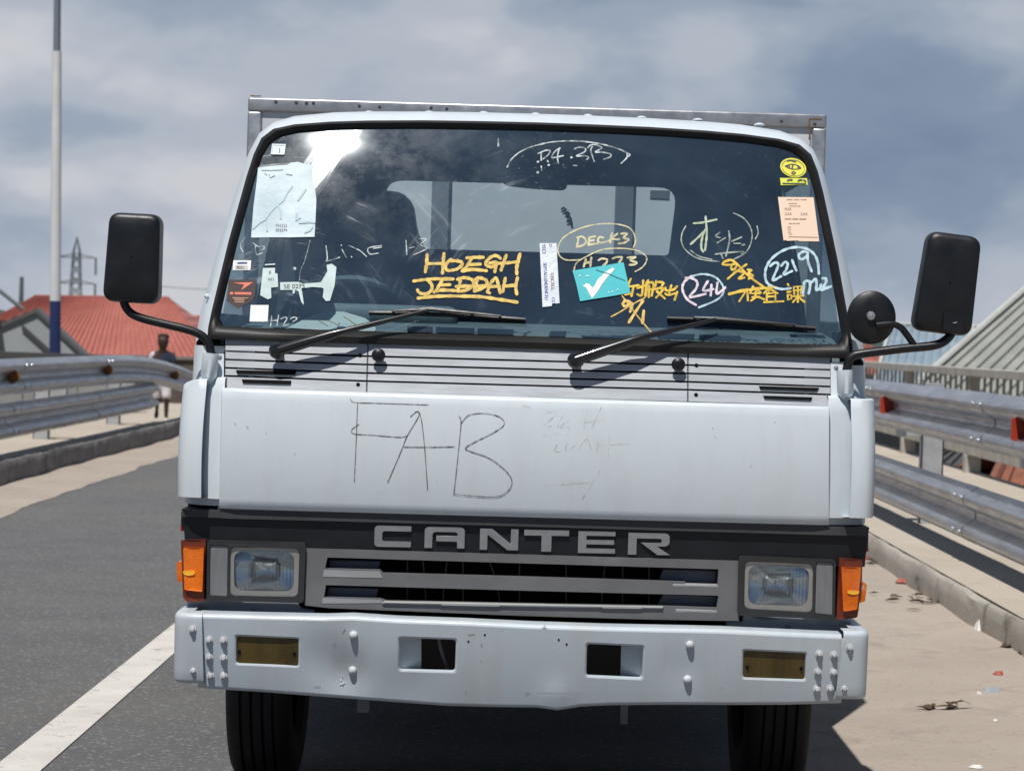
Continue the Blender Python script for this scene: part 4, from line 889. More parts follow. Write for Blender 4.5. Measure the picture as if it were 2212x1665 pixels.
# stickers and papers stuck to the glass
def sticker(name, z, poly, matl, off=-.0030, thick=.0008, surf=gW, parent=None, step=22, label=None, smooth=False):
    m = MB(); m.plate(z(poly), surf, off, thick, step=step); o = m.build(name, matl, parent or screen)
    if label: o['label'] = label
    return o
PAPER = flat('damp_paper', (.60, .70, .75), .55, var=.22, vscale=9, bump=.004, bscale=14, col2=(.42, .53, .58))
PAPW = flat('white_label', (.78, .78, .77), .5)
INK = flat('print_ink', (.05, .05, .07), .6); INKB = flat('blue_ink', (.03, .06, .30), .6); INKR = flat('maroon_ink', (.22, .03, .10), .6)
def marks(z, segs, wd, matl, parent, off=-.0038):
    m = MB()
    for s_ in segs: ribbon(m, z(s_), wd, gW, off, False)
    return m.build('print', matl, parent, smooth=False, recalc=False)
def text_on(parent, txt, z, o, ux, uy, matl, off=-.0040, font_fix=1.0):
    """printed lettering: glyph outlines laid onto the glass; o = baseline start, ux = run of one em, uy = up of one em (crop units)"""
    cu = bpy.data.curves.new('t', 'FONT'); cu.body = txt; ob = bpy.data.objects.new('t', cu); COL.objects.link(ob)
    me = ob.to_mesh(); vs_ = [(v.co.x, v.co.y) for v in me.vertices]; fs = [list(p.vertices) for p in me.polygons]; ob.to_mesh_clear()
    bpy.data.objects.remove(ob); bpy.data.curves.remove(cu)
    pts = z([(o[0] + ux[0] * x + uy[0] * y, o[1] + ux[1] * x + uy[1] * y) for x, y in vs_]); m = MB()
    m.add([UG(a, b, gW, off) for a, b in pts], fs); return m.build('print', matl, parent, smooth=False, recalc=False)
s1 = sticker('sticker', c7, [(445, 220), (636, 225), (615, 370), (424, 365)], flat('grey_label', (.52, .60, .62), .5), label='small pale square label with a figure one')
marks(c7, [[(452, 228), (628, 233)], [(608, 362), (432, 358)], [(452, 228), (432, 358)], [(628, 233), (608, 362)]], 1.2, flat('label_edge', (.70, .78, .80), .5), s1)
text_on(s1, '1', c7, (520, 345), (95, 2), (6, -95), INK)
pp = sticker('paper_notice', c7, [(250, 550), (400, 535), (560, 515), (660, 510), (700, 480), (800, 470), (900, 500), (1000, 512), (1005, 740), (1040, 860), (1056, 1000), (1045, 1250), (1030, 1505), (700, 1512), (400, 1512), (153, 1515), (185, 1100), (230, 750)], PAPER, label='large damp sheet of paper with a torn top edge')
marks(c7, [[(300, 585), (420, 588), (590, 580)], [(340, 630), (370, 650)], [(400, 640), (420, 690), (480, 660)], [(640, 640), (720, 650)]], 1.8, flat('faded_ink', (.22, .30, .36), .7), pp)
text_on(pp, 'FE4325', c7, (490, 1370), (54, 0), (0, -62), flat('faded_ink_red', (.28, .25, .33), .7)); text_on(pp, '002274', c7, (490, 1430), (54, 0), (0, -56), INK)
WRK = flat('dark_crease', (.33, .45, .52), .5);  # wrinkles drawn as darker strokes on the sheet
marks(c7, [[(365, 1240), (430, 1150), (520, 1060), (600, 1000), (650, 900), (720, 810)], [(520, 1060), (560, 1140), (560, 1250)], [(800, 1000), (860, 920), (910, 850)], [(780, 1180), (775, 1280), (830, 1240)], [(180, 1390), (270, 1310), (350, 1260)], [(360, 1300), (375, 1420)], [(820, 1310), (960, 1300), (1030, 1310)], [(900, 1440), (960, 1420), (1000, 1370)]], 4.0, WRK, pp)
TORN = flat('torn_label', (.56, .68, .68), .6, var=.18, vscale=25)
t1 = sticker('sticker_scrap', c4, [(650, 608), (816, 606), (815, 680), (850, 686), (860, 870), (760, 880), (765, 1020), (720, 1042), (610, 985), (640, 700)], TORN, label='torn left remnant of a label')
text_on(t1, 'F', c4, (730, 700), (75, 0), (0, -75), INK); text_on(t1, 'W1', c4, (715, 785), (60, 0), (0, -60), INK)
sticker('sticker_scrap', c4, [(675, 556), (820, 545), (815, 565), (675, 573)], TORN)
t2 = sticker('sticker_scrap', c4, [(885, 805), (1140, 800), (1200, 825), (1450, 805), (1540, 655), (1530, 565), (1600, 550), (1665, 597), (1640, 850), (1575, 1060), (1520, 1065), (1475, 1010), (1490, 900), (1470, 880), (1330, 870), (1180, 892), (1200, 1000), (1215, 1120), (1180, 1080), (1140, 932), (1095, 905), (1085, 960), (1060, 965), (1060, 910), (890, 912)], TORN, label='torn right remnant of a label with cut-off figures')
text_on(t2, 'SE 0275', c4, (935, 893), (92, -2), (0, -82), INK)
l3 = sticker('sticker', c4, [(240, 503), (487, 503), (475, 637), (230, 637)], PAPW, label='small white label with a blue line'); marks(c4, [[(300, 535), (425, 533)]], 2.6, INKB, l3); marks(c4, [[(265, 580), (445, 582)], [(265, 610), (445, 612)]], 1.0, INK, l3); text_on(l3, '8231', c4, (290, 612), (52, 0), (0, -40), INK)
sticker('sticker', c4, [(480, 1120), (727, 1120), (714, 1348), (464, 1348)], PAPW, label='blank white square sticker')
b1 = sticker('sticker', c4, [(175, 770), (557, 770), (540, 1000), (500, 1062), (300, 1168), (150, 1062)], flat('maroon_badge', (.022, .005, .007), .6), label='dark maroon shield badge with an orange arrow')
sticker('badge_emblem', c4, [(225, 812), (512, 806), (345, 918), (388, 838)], flat('orange_red', (.62, .075, .025), .45), off=-.0040, parent=b1) if False else None
m = MB(); m.plate(c4([(225, 812), (512, 806), (345, 918), (388, 838)]), gW, -.0040, .0006, step=30); m.plate(c4([(192, 940), (240, 940), (238, 974), (190, 974)]), gW, -.0040, .0006); m.plate(c4([(260, 940), (490, 944), (488, 978), (258, 974)]), gW, -.0040, .0006)
m.build('badge_emblem', flat('orange_red', (.62, .09, .04), .45), b1)
marks(c4, [[(230, 1022), (440, 1025)], [(255, 1048), (390, 1050)], [(262, 1075), (380, 1078)]], 2.4, flat('badge_print', (.42, .22, .14), .5), b1)
tl = sticker('sticker', c2, [(505, 755), (850, 700), (1210, 640), (1255, 840), (1305, 1060), (1100, 1098), (610, 1178), (560, 950)], flat('teal_film', (.0, .46, .52), .45, var=.12, vscale=30), off=-.0042, label='teal sticker with a white tick')
m = MB(); m.plate(c2([(645, 972), (690, 932), (735, 937), (775, 987), (800, 977), (850, 882), (960, 772), (1060, 712), (1087, 737), (1000, 832), (920, 932), (840, 1062), (775, 1137), (740, 1082), (690, 987)]), gW, -.0050, .0006, step=16); m.build('tick_mark', PAPW, tl)
marks(c2, [[(600, 830), (612, 820)], [(690, 830), (730, 825)], [(1050, 1050), (1060, 1045)], [(1125, 1020), (1135, 1012)], [(1000, 1060), (1004, 1050)]], 3.0, flat('teal_glint', (.35, .75, .78), .4), tl, off=-.0052)
marks(c2, [[(830, 740), (1010, 800), (1230, 890)]], 1.6, flat('teal_scratch', (.0, .22, .28), .5), tl, off=-.0052)
vs1 = sticker('sticker', c2, [(50, 378), (282, 375), (300, 700), (326, 1205), (225, 1212), (215, 1245), (90, 1258)], flat('strip_label', (.62, .68, .74), .45, var=.12, vscale=20, bump=.003, bscale=25), label='narrow white strip printed in blue and maroon')
for tx, o, ux, uy, mt in (('YECI', (80, 385), (4, 66), (72, -2), INKB), ('SEPTALLENDENCE(1', (100, 645), (3.0, 58), (64, -2), INKB), ('D', (180, 385), (3, 60), (58, -2), INKR), ('OSCELL', (200, 785), (3, 68), (66, -2), INKR), ('CO', (218, 1120), (3, 62), (58, -2), INKB)):
    text_on(vs1, tx, c2, o, ux, uy, mt)
yl = sticker('sticker', c6, [(660 + 208 * math.cos(t) - 20 * math.sin(t) * .6, 382 + 152 * math.sin(t) + 34 * math.cos(t)) for t in [2 * math.pi * k / 28 for k in range(28)]], flat('yellow_disc', (.72, .66, .05), .4), step=60, label='round yellow disc with a black emblem')
marks(c6, [[(660 + 180 * math.cos(t) - 12 * math.sin(t), 382 + 128 * math.sin(t) + 30 * math.cos(t)) for t in [2 * math.pi * k / 26 for k in range(27)]]], 1.1, flat('olive_ink', (.20, .19, .03), .5), yl)
marks(c6, [[(530, 352), (580, 332), (640, 322), (700, 332), (750, 352), (788, 384), (740, 400), (660, 404), (590, 388), (535, 356)]], 1.5, INK, yl); marks(c6, [[(545, 352), (585, 345), (600, 365)], [(735, 365), (775, 383)], [(655, 330), (640, 395)]], 3.4, INK, yl); marks(c6, [[(635, 455), (665, 440), (700, 460), (670, 485), (635, 465)], [(560, 270), (620, 262), (700, 285)]], 2.0, INK, yl)
yb = sticker('sticker', c6, [(448, 545), (880, 550), (892, 655), (464, 662)], flat('yellow_bar', (.62, .66, .05), .4), label='yellow bar label below the round yellow disc')
marks(c6, [[(490, 630), (860, 635)]], 2.0, INK, yb); marks(c6, [[(570, 585), (600, 570), (640, 575)], [(740, 590), (770, 570), (800, 580)], [(830, 575), (860, 600)]], 3.2, INK, yb)
pc = sticker('sticker', c6, [(415, 850), (985, 855), (1030, 1200), (1076, 1560), (760, 1556), (740, 1545), (560, 1552), (540, 1538), (505, 1548), (460, 1200)], flat('peach_paper', (.74, .55, .42), .55), label='peach paper slip with printed lines')
BR = flat('brown_print', (.30, .19, .15), .6)
for tx, o, em in (('FOR', (520, 1062), 58), ('CAR', (522, 1138), 58), ('CAR', (775, 1140), 58), ('112 SE 0227A', (530, 1215), 46), ('VESSEL COPY', (590, 1280), 26), ('EXPORT VEHICLE ORDER', (560, 898), 26), ('DOCK NO.', (590, 960), 26), ('1234 LOT 12', (600, 998), 26)):
    if tx in ('FOR', 'CAR'): text_on(pc, tx, c6, o, (em, .5), (2, -em), BR)
    else:
        L_ = len(tx) * em * .6; marks(c6, [[(o[0] + L_ * t, o[1] - em * .3) for t in (0, .28)], [(o[0] + L_ * t, o[1] - em * .3) for t in (.36, .62)], [(o[0] + L_ * t, o[1] - em * .3) for t in (.70, 1)]], em * .045, BR, pc)
marks(c6, [[(570, 1325), (620, 1326)], [(570, 1365), (620, 1366)], [(580, 1405), (625, 1406)], [(590, 1445), (640, 1446)], [(590, 1485), (1050, 1495)]], 1.2, BR, pc)
# pencil letters on the front panel
PENCIL = marker('pencil', (.13, .13, .14), .45, 90); FAINT = marker('faint_crayon', (.47, .46, .39), .06, 45, .44, .70)
gHd = lambda x, z: gH(x, z) - .012
writing('panel_writing', z3, [[(1120, 535), (1150, 555), (1300, 560), (1600, 570)], [(1165, 555), (1156, 800), (1145, 1040)], [(1172, 690), (1130, 722), (1142, 747), (1250, 755), (1420, 768), (1470, 760)],
   [(1490, 642), (1528, 612), (1540, 640), (1470, 760), (1430, 860), (1350, 1045)], [(1520, 612), (1548, 625), (1572, 780), (1595, 1090)], [(1450, 828), (1600, 829), (1760, 826)],
   [(1790, 640), (1800, 690), (1780, 900), (1756, 1120)], [(1800, 685), (1850, 632), (1950, 622), (2040, 645), (2065, 690), (2000, 740), (1890, 795), (1830, 832), (1850, 852), (1980, 900), (2090, 990), (2112, 1060), (2062, 1120), (1970, 1135), (1758, 1118)]], 1.9, PENCIL, gHd, hood, base=-.0006)
writing('panel_writing', z4, [[(10, 560), (60, 570)], [(160, 600), (230, 602), (140, 680), (190, 682)], [(260, 610), (225, 690), (270, 660)], [(300, 640), (245, 690), (295, 690), (285, 740)], [(400, 600), (380, 720)], [(490, 565), (430, 700)], [(380, 662), (510, 640)],
   [(140, 738), (230, 722)], [(240, 772), (208, 830), (252, 840)], [(290, 770), (272, 840), (330, 800)], [(350, 830), (400, 762), (430, 832)], [(470, 762), (460, 860)], [(540, 740), (530, 870)], [(460, 800), (650, 790)], [(480, 952), (375, 1120)], [(150, 1040), (420, 1020)]], 1.3, FAINT, gHd, hood, base=-.0006)
writing('panel_writing', zB, [[(840, 545), (860, 570), (880, 545), (885, 580)], [(900, 545), (920, 575), (940, 545), (960, 560), (1000, 562)]], 1.5, DARKGAP, gB, grille, base=-.001)
writing('panel_writing', Zm(1220, 320, 400 / 2212), [[(1020, 1120), (1050, 1105)], [(1040, 1150), (1078, 1125)], [(1075, 1190), (1100, 1165), (1122, 1190)], [(1095, 1240), (1130, 1240), (1145, 1275), (1100, 1300)], [(1150, 1290), (1160, 1340)]], 5.0, DARKGAP, gX, box, base=-.003)

SCUFF = flat('scuff_grey', (.30, .29, .28), .8, var=.4, vscale=80); CHIP = flat('chip_light', (.74, .75, .76), .5)
writing('scuff_mark', zB, [[(340, 1420), (355, 1435)], [(335, 1465), (345, 1475)], [(330, 1510), (372, 1490), (352, 1512)], [(345, 1440), (338, 1490)]], 2.2, CHIP, gM2, bumper, base=-.0007)
writing('scuff_mark', zB, [[(355, 1040), (378, 1005)], [(268, 1155), (290, 1140)], [(1510, 1055), (1575, 1050)], [(1630, 1140), (1640, 1165)], [(1632, 1298), (1638, 1302)], [(2040, 1600), (2075, 1590)], [(90, 1530), (150, 1530)], [(1480, 1588), (1500, 1584)]], 1.3, SCUFF, gM2, bumper, base=-.0007)
writing('scuff_mark', z4, [[(1155, 695), (1160, 697)], [(1530, 658), (1535, 660)], [(1385, 920), (1389, 925)], [(1170, 748), (1174, 751)]], 1.1, SCUFF, gHd, hood, base=-.0007)
writing('scuff_mark', z3, [[(600, 742), (606, 746)], [(408, 680), (414, 690)], [(775, 866), (782, 872)], [(1650, 1046), (1654, 1050)], [(480, 700), (494, 709)]], 1.0, SCUFF, gHd, hood, base=-.0007)
RUST = flat('rust', (.26, .12, .05), .9, var=.4, vscale=120)
writing('rust_stain', lambda p: p, [[(1748, 259), (1749, 278), (1748, 302)], [(1749, 258), (1760, 257), (1775, 258)], [(541, 207), (552, 208), (563, 208)]], 2.6, RUST, lambda x, z: BY, box, base=-.0012)
# ================================================================== CAB INTERIOR
def ybox(name, M_, x0, x1, y0, y1, z0, z1, matl, bev, parent, seg=3):
    m = MB(); m.box(x0, x1, y0, y1, z0, z1, M=M_); return m.build(name, matl, parent, bevel=bev, seg=seg)
m = MB()
prof = [(6.07, 1.265), (6.10, 1.305), (6.20, 1.325), (6.42, 1.345), (6.50, 1.335), (6.53, 1.29), (6.50, 1.05)]
m.grid([[Vector((x, y + x * x / 24, z)) for y, z in prof] for x in [-.80 + 1.6 * k / 24 for k in range(25)]])
dash = m.build('dashboard', DASH, T, angle=35)
gD = lambda x, z: 6.13
for q in ([(880, 708), (935, 709), (934, 719), (880, 718)], [(942, 709), (1025, 712), (1024, 722), (942, 720)], [(1032, 712), (1110, 715), (1108, 724), (1032, 722)], [(1420, 722), (1500, 725), (1498, 734), (1420, 731)], [(1510, 725), (1600, 729), (1598, 738), (1510, 735)]):
    a = [UG(x, y, lambda x_, z_: 6.02 + x_ * x_ / 24 + (z_ - 1.3) * .3) for x, y in q]
    m = MB(); ps = []
    for x, y in q:      # where the line of sight meets the dash top
        d = ray(x, y)
        for t in [6.06 + .01 * k for k in range(60)]:
            p = CAM + d * (t / d.y)
            zt_ = 1.305 + (p.y - p.x ** 2 / 24 - 6.10) * .2
            if p.z < zt_ + .002: break
        ps.append(p + Vector((0, -.004, .004)))
    m.add(ps + [p + Vector((0, .002, -.004)) for p in ps], [(0, 1, 2, 3), (7, 6, 5, 4), (0, 4, 5, 1), (1, 5, 6, 2), (2, 6, 7, 3), (3, 7, 4, 0)]); m.build('air_vent', DARKGAP, dash)
ybox('gap_tray', None, .055, .13, 6.1, 6.2, 1.31, 1.335, DARKGAP, .004, dash) if False else None
m = MB(); m.box(-.62, -.20, 6.34, 6.46, 1.33, 1.385); m.build('instrument_binnacle', DASH, dash, bevel=.02, seg=3)
# steering wheel
cx = U(762, 690, 6.62); ti = Matrix.Translation((cx.x, 6.62, 1.335)) @ Matrix.Rotation(R(-38), 4, 'X'); m = MB()
m.tube([ti @ Vector((.193 * math.cos(t), 0 + .193 * math.sin(t), 0)) for t in [2 * math.pi * k / 48 for k in range(49)]], .0125, 8, caps=False)
sw = m.build('steering_wheel', mat('wheel_rim_grey', (.16, .175, .19), .4, coat=.3), T)
m = MB(); m.lathe([(0, .0), (.05, .0), (.05, -.03), (.03, -.05)], ti @ Matrix.Rotation(R(90), 4, 'Y'), 16); m.build('wheel_hub', SEAT, sw)
for a in (20, 160, 270):
    m = MB(); m.tube([ti @ Vector((.04 * math.cos(R(a)), .04 * math.sin(R(a)), -.01)), ti @ Vector((.19 * math.cos(R(a)), .19 * math.sin(R(a)), 0))], .010, 6); m.build('wheel_spoke', SEAT, sw)
def seat(x0, x1, y, top_, r, sh):
    m = MB(); xm = (x0 + x1) / 2; w2 = (x1 - x0) / 2
    P = rounded([(-w2, 0), (-w2 * .98, top_ * .66), (-w2 * .62, top_ * .80), (-w2 * .55, top_), (w2 * .55, top_), (w2 * .62, top_ * .80), (w2 * .98, top_ * .66), (w2, 0)], [.02, .10, .12, .08, .08, .12, .10, .02], 5)
    plate_xz(m, [[(xm + a, 1.05 + b) for a, b in P]], y, y + .13); s_ = m.build('seat_back', SEAT, T, bevel=.03, seg=3)
    ybox('seat_cushion', None, x0, x1, y - .45, y + .05, .93, 1.06, SEAT, .04, s_)
seat(-.72, -.27, 7.16, .69, .1, 0); seat(.40, .80, 7.18, .63, .1, 0)
ybox('seat_back', None, -.16, .28, 7.20, 7.30, .95, 1.32, SEAT, .04, T)
# inside mirror on its stalk
m = MB(); P = densify(rounded([(1078, 366), (1120, 354), (1190, 360), (1228, 384), (1224, 411), (1160, 408), (1086, 400)], 14, 4), 10); W_ = [U(a, b, 6.40) for a, b in P]; C = sum(W_, Vector()) / len(W_)
m.grid([[Vector((C.x + (p.x - C.x) * s_, 6.40 + d, C.z + (p.z - C.z) * s_)) for p in W_] for s_, d in ((.9, .04), (1, .03), (1, .008), (.93, 0), (.5, -.006), (.03, -.007))], close=True)
im = m.build('inside_mirror', BLACKP, T); m = MB(); m.tube([C + Vector((0, .02, .02)), C + Vector((.0, -.01, .06)), C + Vector((0, -.04, .115))], .007, 8); m.build('mirror_stalk', BLACKP, im)
# door pillars and seat belts that show at the sides
for sg in (1, -1):
    m = MB(); m.tube([Vector((sg * .74, 7.30, 1.80)), Vector((sg * .80, 7.30, 1.30))], .022, 6); m.build('door_pillar', INTER, T)
    m = MB(); pts = [Vector((sg * .715, 7.26, 1.74)), Vector((sg * .74, 7.24, 1.55)), Vector((sg * .77, 7.22, 1.25))]
    m.grid([[p + Vector((sg * -.024, 0, 0)) for p in pts], [p + Vector((sg * .024, .004, 0)) for p in pts]]); m.build('seat_belt', mat('belt_grey', (.05, .055, .06), .7), T)
# sheet of paper lying on the dash behind the glass
m = MB(); zz = Zm(540, 560, 400 / 2212); ps = []
for a, b in zz([(990, 1430), (1270, 1290), (1620, 1170), (2060, 1300), (2140, 1360), (2212, 1440), (2200, 1475), (1500, 1462)]):
    d = ray(a, b); p = CAM + d * (6.2 / d.y)
    for t in [6.07 + .006 * k for k in range(90)]:
        p = CAM + d * (t / d.y)
        if p.z < 1.309 + (p.y - p.x ** 2 / 24 - 6.10) * .235: break
    ps.append(p)
pm = sum(ps, Vector()) / len(ps)
m.add(ps + [p - Vector((0, 0, .0012)) for p in ps], [tuple(range(8)), tuple(range(15, 7, -1))] + [(i, (i + 1) % 8, 8 + (i + 1) % 8, 8 + i) for i in range(8)])
sheet = m.build('paper_sheet', flat('paper_white', (.78, .80, .74), .6, var=.08, vscale=12)); tag(sheet, 'white sheet of paper with yellow lines lying on the dashboard behind the windscreen', 'paper')
def on_sheet(a, b):
    d = ray(*zz([(a, b)])[0])
    for t in [6.07 + .006 * k for k in range(90)]:
        p = CAM + d * (t / d.y)
        if p.z < 1.3115 + (p.y - p.x ** 2 / 24 - 6.10) * .235: return p
    return p
m = MB()
for pth in ([(1400, 1320), (1550, 1410)], [(1420, 1260), (1680, 1390)], [(1760, 1270), (1950, 1400)], [(1600, 1210), (1480, 1250)]):
    A = [Vector(on_sheet(*p)) for p in pth]; s_ = (A[1] - A[0]).normalized().cross(Vector((0, 0, 1))) * .0014; m.add([A[0] - s_, A[0] + s_, A[1] + s_, A[1] - s_], [(0, 1, 2, 3)])
m.build('printed_line', flat('yellow_print', (.70, .46, .10), .6), sheet, smooth=False, recalc=False)
# ================================================================== ROAD AND KERBS
def ground_mat(name, c1_, c2_, sc, rough=0.9, bump=0.004, bsc=90, c3=None, sc3=1.2, thr=(.45, .62), spk=None):
    m = mat(name, c1_, rough, col2=c2_, vscale=sc, detail=10, spec=.25)
    N, L, b = nodes_of(m); tc = N.new('ShaderNodeTexCoord')
    def noise(s_, d=8, r=.65, di=0.0):
        n = N.new('ShaderNodeTexNoise'); n.inputs['Scale'].default_value = s_; n.inputs['Detail'].default_value = d; n.inputs['Roughness'].default_value = r; n.inputs['Distortion'].default_value = di
        L.new(tc.outputs['Object'], n.inputs['Vector']); return n.outputs['Fac']
    base = b.inputs['Base Color'].links[0].from_socket
    if c3:
        r = N.new('ShaderNodeMapRange'); r.inputs[1].default_value = thr[0]; r.inputs[2].default_value = thr[1]; L.new(noise(sc3, 9, .7, .4), r.inputs[0])
        mx = N.new('ShaderNodeMix'); mx.data_type = 'RGBA'; L.new(r.outputs[0], mx.inputs[0]); L.new(base, mx.inputs[6]); mx.inputs[7].default_value = (*c3, 1); base = mx.outputs[2]
    if spk:
        v = N.new('ShaderNodeTexVoronoi'); v.inputs['Scale'].default_value = spk[0]; L.new(tc.outputs['Object'], v.inputs['Vector'])
        sx = N.new('ShaderNodeSeparateColor'); L.new(v.outputs['Color'], sx.inputs[0])
        r = N.new('ShaderNodeMapRange'); r.inputs[1].default_value = spk[2]; r.inputs[2].default_value = 1.0; L.new(sx.outputs[0], r.inputs[0])
        mx = N.new('ShaderNodeMix'); mx.data_type = 'RGBA'; L.new(r.outputs[0], mx.inputs[0]); L.new(base, mx.inputs[6]); mx.inputs[7].default_value = (*spk[1], 1); base = mx.outputs[2]
    L.new(base, b.inputs['Base Color'])
    bp = N.new('ShaderNodeBump'); bp.inputs['Distance'].default_value = bump; L.new(noise(bsc, 6, .7), bp.inputs['Height']); L.new(bp.outputs[0], b.inputs['Normal'])
    return m
ASPH = ground_mat('asphalt', (.132, .133, .136), (.112, .113, .116), 2.2, .85, .006, 150, c3=(.15, .143, .132), sc3=.5, thr=(.5, .75), spk=(95, (.27, .26, .25), .86))
SAND = ground_mat('dusty_sand', (.405, .352, .303), (.345, .295, .252), 1.3, .95, .010, 22, c3=(.22, .175, .145), sc3=2.6, thr=(.54, .80), spk=(95, (.27, .21, .17), .97))
CONC = ground_mat('walkway_concrete', (.46, .41, .345), (.40, .35, .29), 1.0, .9, .004, 40, c3=(.34, .295, .245), sc3=2.0, thr=(.52, .85))
KERBM = ground_mat('kerb_concrete', (.43, .40, .355), (.32, .295, .26), 2.0, .9, .005, 45, c3=(.085, .078, .072), sc3=3.0, thr=(.56, .72))
PAINTL = ground_mat('road_paint', (.64, .61, .57), (.54, .51, .475), 4.0, .7, .004, 120, c3=(.26, .25, .24), sc3=14, thr=(.58, .68))
EARTH = ground_mat('earth', (.20, .165, .12), (.10, .105, .055), .12, .95, .02, 6)
def struct(name, mb, m, **k):
    return tag(mb.build(name, m, None, **k), kind='structure')
KL, KR = -4.22, 2.14
m = MB(); m.grid([[(x, y, 0) for x in (KL - .05, 0, KR + .05)] for y in range(-40, 121, 8)]); struct('road', m, ASPH)
# dust drifted against both kerbs, with a ragged edge over the asphalt
def drift(name, x_in, x_k, amp, y0, y1, seed):
    rnd = random.Random(seed); m = MB(); rows = []; n = int((y1 - y0) / .12); ph = [rnd.uniform(0, 6) for _ in range(6)]
    for i in range(n + 1):
        y = y0 + (y1 - y0) * i / n
        e = sum(amp / (k + 1) * math.sin(y * (.45 * (k + 1) ** 1.5) + ph[k]) for k in range(6)) + rnd.uniform(-.2, .2) * amp
        xi = x_in + e; row = []
        for t in (0, .15, .35, .6, .85, 1):
            x = xi + (x_k - xi) * t
            row.append((x, y, .004 + (.0 if t == 0 else .010 * t + .010 * t * math.sin(x * 3.1 + y * 1.3) * math.sin(y * 2.2 - x))))
        rows.append(row)
    m.grid(rows); return struct(name, m, SAND)
drift('verge_dust', .93, KR + .03, .05, -12, 60, 3)
drift('verge_dust', -3.57, KL - .02, .035, -12, 60, 4)
m = MB(); m.grid([[(-1.535, y, .004), (-1.39, y, .004)] for y in (-20, 0, 10, 20, 40, 90)]); struct('lane_marking', m, PAINTL)
KERBSHADE = ground_mat('shaded_kerb_concrete', (.27, .26, .245), (.19, .18, .175), 2.0, .9, .005, 45, c3=(.07, .066, .062), sc3=2.0, thr=(.5, .75))  # stained kerb concrete, darkened: the left face's shade is put into its colour
def kerb(name, x0, x1, ztop, y0, y1, side, km=None):
    m = MB(); rnd = random.Random(int(abs(x0) * 100)); n = int((y1 - y0) / .25); rows = []
    for i in range(n + 1):
        y = y0 + (y1 - y0) * i / n; j = lambda a: rnd.uniform(-a, a)
        xa, xb = (x0, x1)
        rows.append([(xa + j(.006), y, -.02), (xa + j(.008), y, ztop * .5 + j(.01)), (xa + side * .006 + j(.008), y, ztop - .018 + j(.006)), (xa + side * .022 + j(.008), y, ztop + j(.005)), (xb, y, ztop + j(.003))])
    m.grid(rows); return struct(name, m, km or KERBM, angle=50)
kerb('kerb', KR, KR + .17, .155, -30, 110, 1)
kerb('kerb', KL, KL - .17, .200, -30, 31, -1, KERBSHADE)
def wz_left(y):
    t = min(1, max(0, (y - 28.5) / 4.0)); return .20 - .34 * t * t * (3 - 2 * t)
m = MB(); m.grid([[(KL - .030 - 2.94 * k / 6, y, wz_left(y) + .006) for k in range(7)] for y in [-30, 0, 15, 20, 25, 28, 29, 30, 31, 32, 33, 36, 40, 50, 60, 110]]); struct('walkway', m, CONC)
m = MB(); m.grid([[(KR + .032 + 2.187 * k / 6, y, .163) for k in range(7)] for y in range(-30, 111, 5)]); m.grid([[(KR + 2.219, y, .163), (KR + 2.219, y, -.7)] for y in range(-30, 111, 5)]); struct('walkway', m, CONC)
# ground below the bridge out to low hills
m = MB(); rnd = random.Random(5); rows = []
xs = [-4000, -2500, -1600, -900, -400, -160, -60, -30, -15, -7.4, -6.9, 0, 4.4, 8, 15, 30, 60, 160, 400, 900, 1600, 2500, 4000]
ys = [-400, -60, -20, 0, 10, 20, 35, 50, 70, 100, 150, 250, 450, 900, 1500]
for y in ys: rows.append([(x, y, (-.35 if x < -6.8 else -3.2) - (0 if y < 100 else min(4, (y - 100) * .01))) for x in xs])
m.grid(rows); struct('terrain', m, EARTH)
HILL = ground_mat('hill_scrub', (.055, .085, .075), (.035, .05, .05), .02, .95, .3, .2)
m = MB(); rows = []; rnd = random.Random(11)
def hh(a):
    return 26 + 9 * math.sin(a * 9 + 1) + 6 * math.sin(a * 23 + 2) + 3 * math.sin(a * 61) + 2.2 * math.sin(a * 140 + 1) + 1.6 * math.sin(a * 330)
for t, k in ((1500, 0), (1750, .72), (1900, 1.0), (2300, .9)):
    rows.append([(t * math.sin(a), t * math.cos(a), -6 + k * hh(a)) for a in [-.9 + 1.8 * i / 500 for i in range(501)]])
m.grid(rows); struct('hills', m, HILL)

# ================================================================== GUARD RAILS
GALV = mat('galvanised_steel', (.50, .515, .54), .38, metal=.85, var=.28, vscale=7, rvar=.14, stretch=(1, .35, 3), bump=.0012, bscale=28)
POST = mat('galvanised_post', (.56, .575, .60), .5, metal=.55, var=.22, vscale=10, rvar=.12)
REDR = mat('red_reflector', (.50, .05, .022), .4, coat=.4, var=.3, vscale=30)
AMBR = mat('amber_reflector', (.34, .13, .02), .45, coat=.3, var=.4, vscale=30)
BOLTG = mat('rail_bolt', (.62, .64, .66), .3, metal=.8)
WP = [(.000, 0), (.006, .004), (.030, .020), (.070, .040), (.082, .056), (.083, .078), (.074, .096), (.030, .122), (.012, .135), (.008, .155), (.012, .175), (.030, .188), (.074, .214), (.083, .232), (.082, .254), (.070, .270), (.030, .290), (.006, .306), (.000, .310)]
def wbeam(mb, path, sgn, grow=0.0):
    """path: (x, y, z of the lower edge); the corrugation faces sgn along X"""
    rows = []
    for x, y, z in path:
        f = [(x + sgn * (d + grow), y, z + h) for d, h in WP]; b = [(x + sgn * (d - .004 - grow), y, z + h) for d, h in reversed(WP)]
        rows.append(f + b)
    mb.grid(rows, close=True)
    for r in (rows[0], rows[-1]): mb.add(r, [(i, i + 1, len(r) - 2 - i, len(r) - 1 - i) for i in range(len(WP) - 1)])
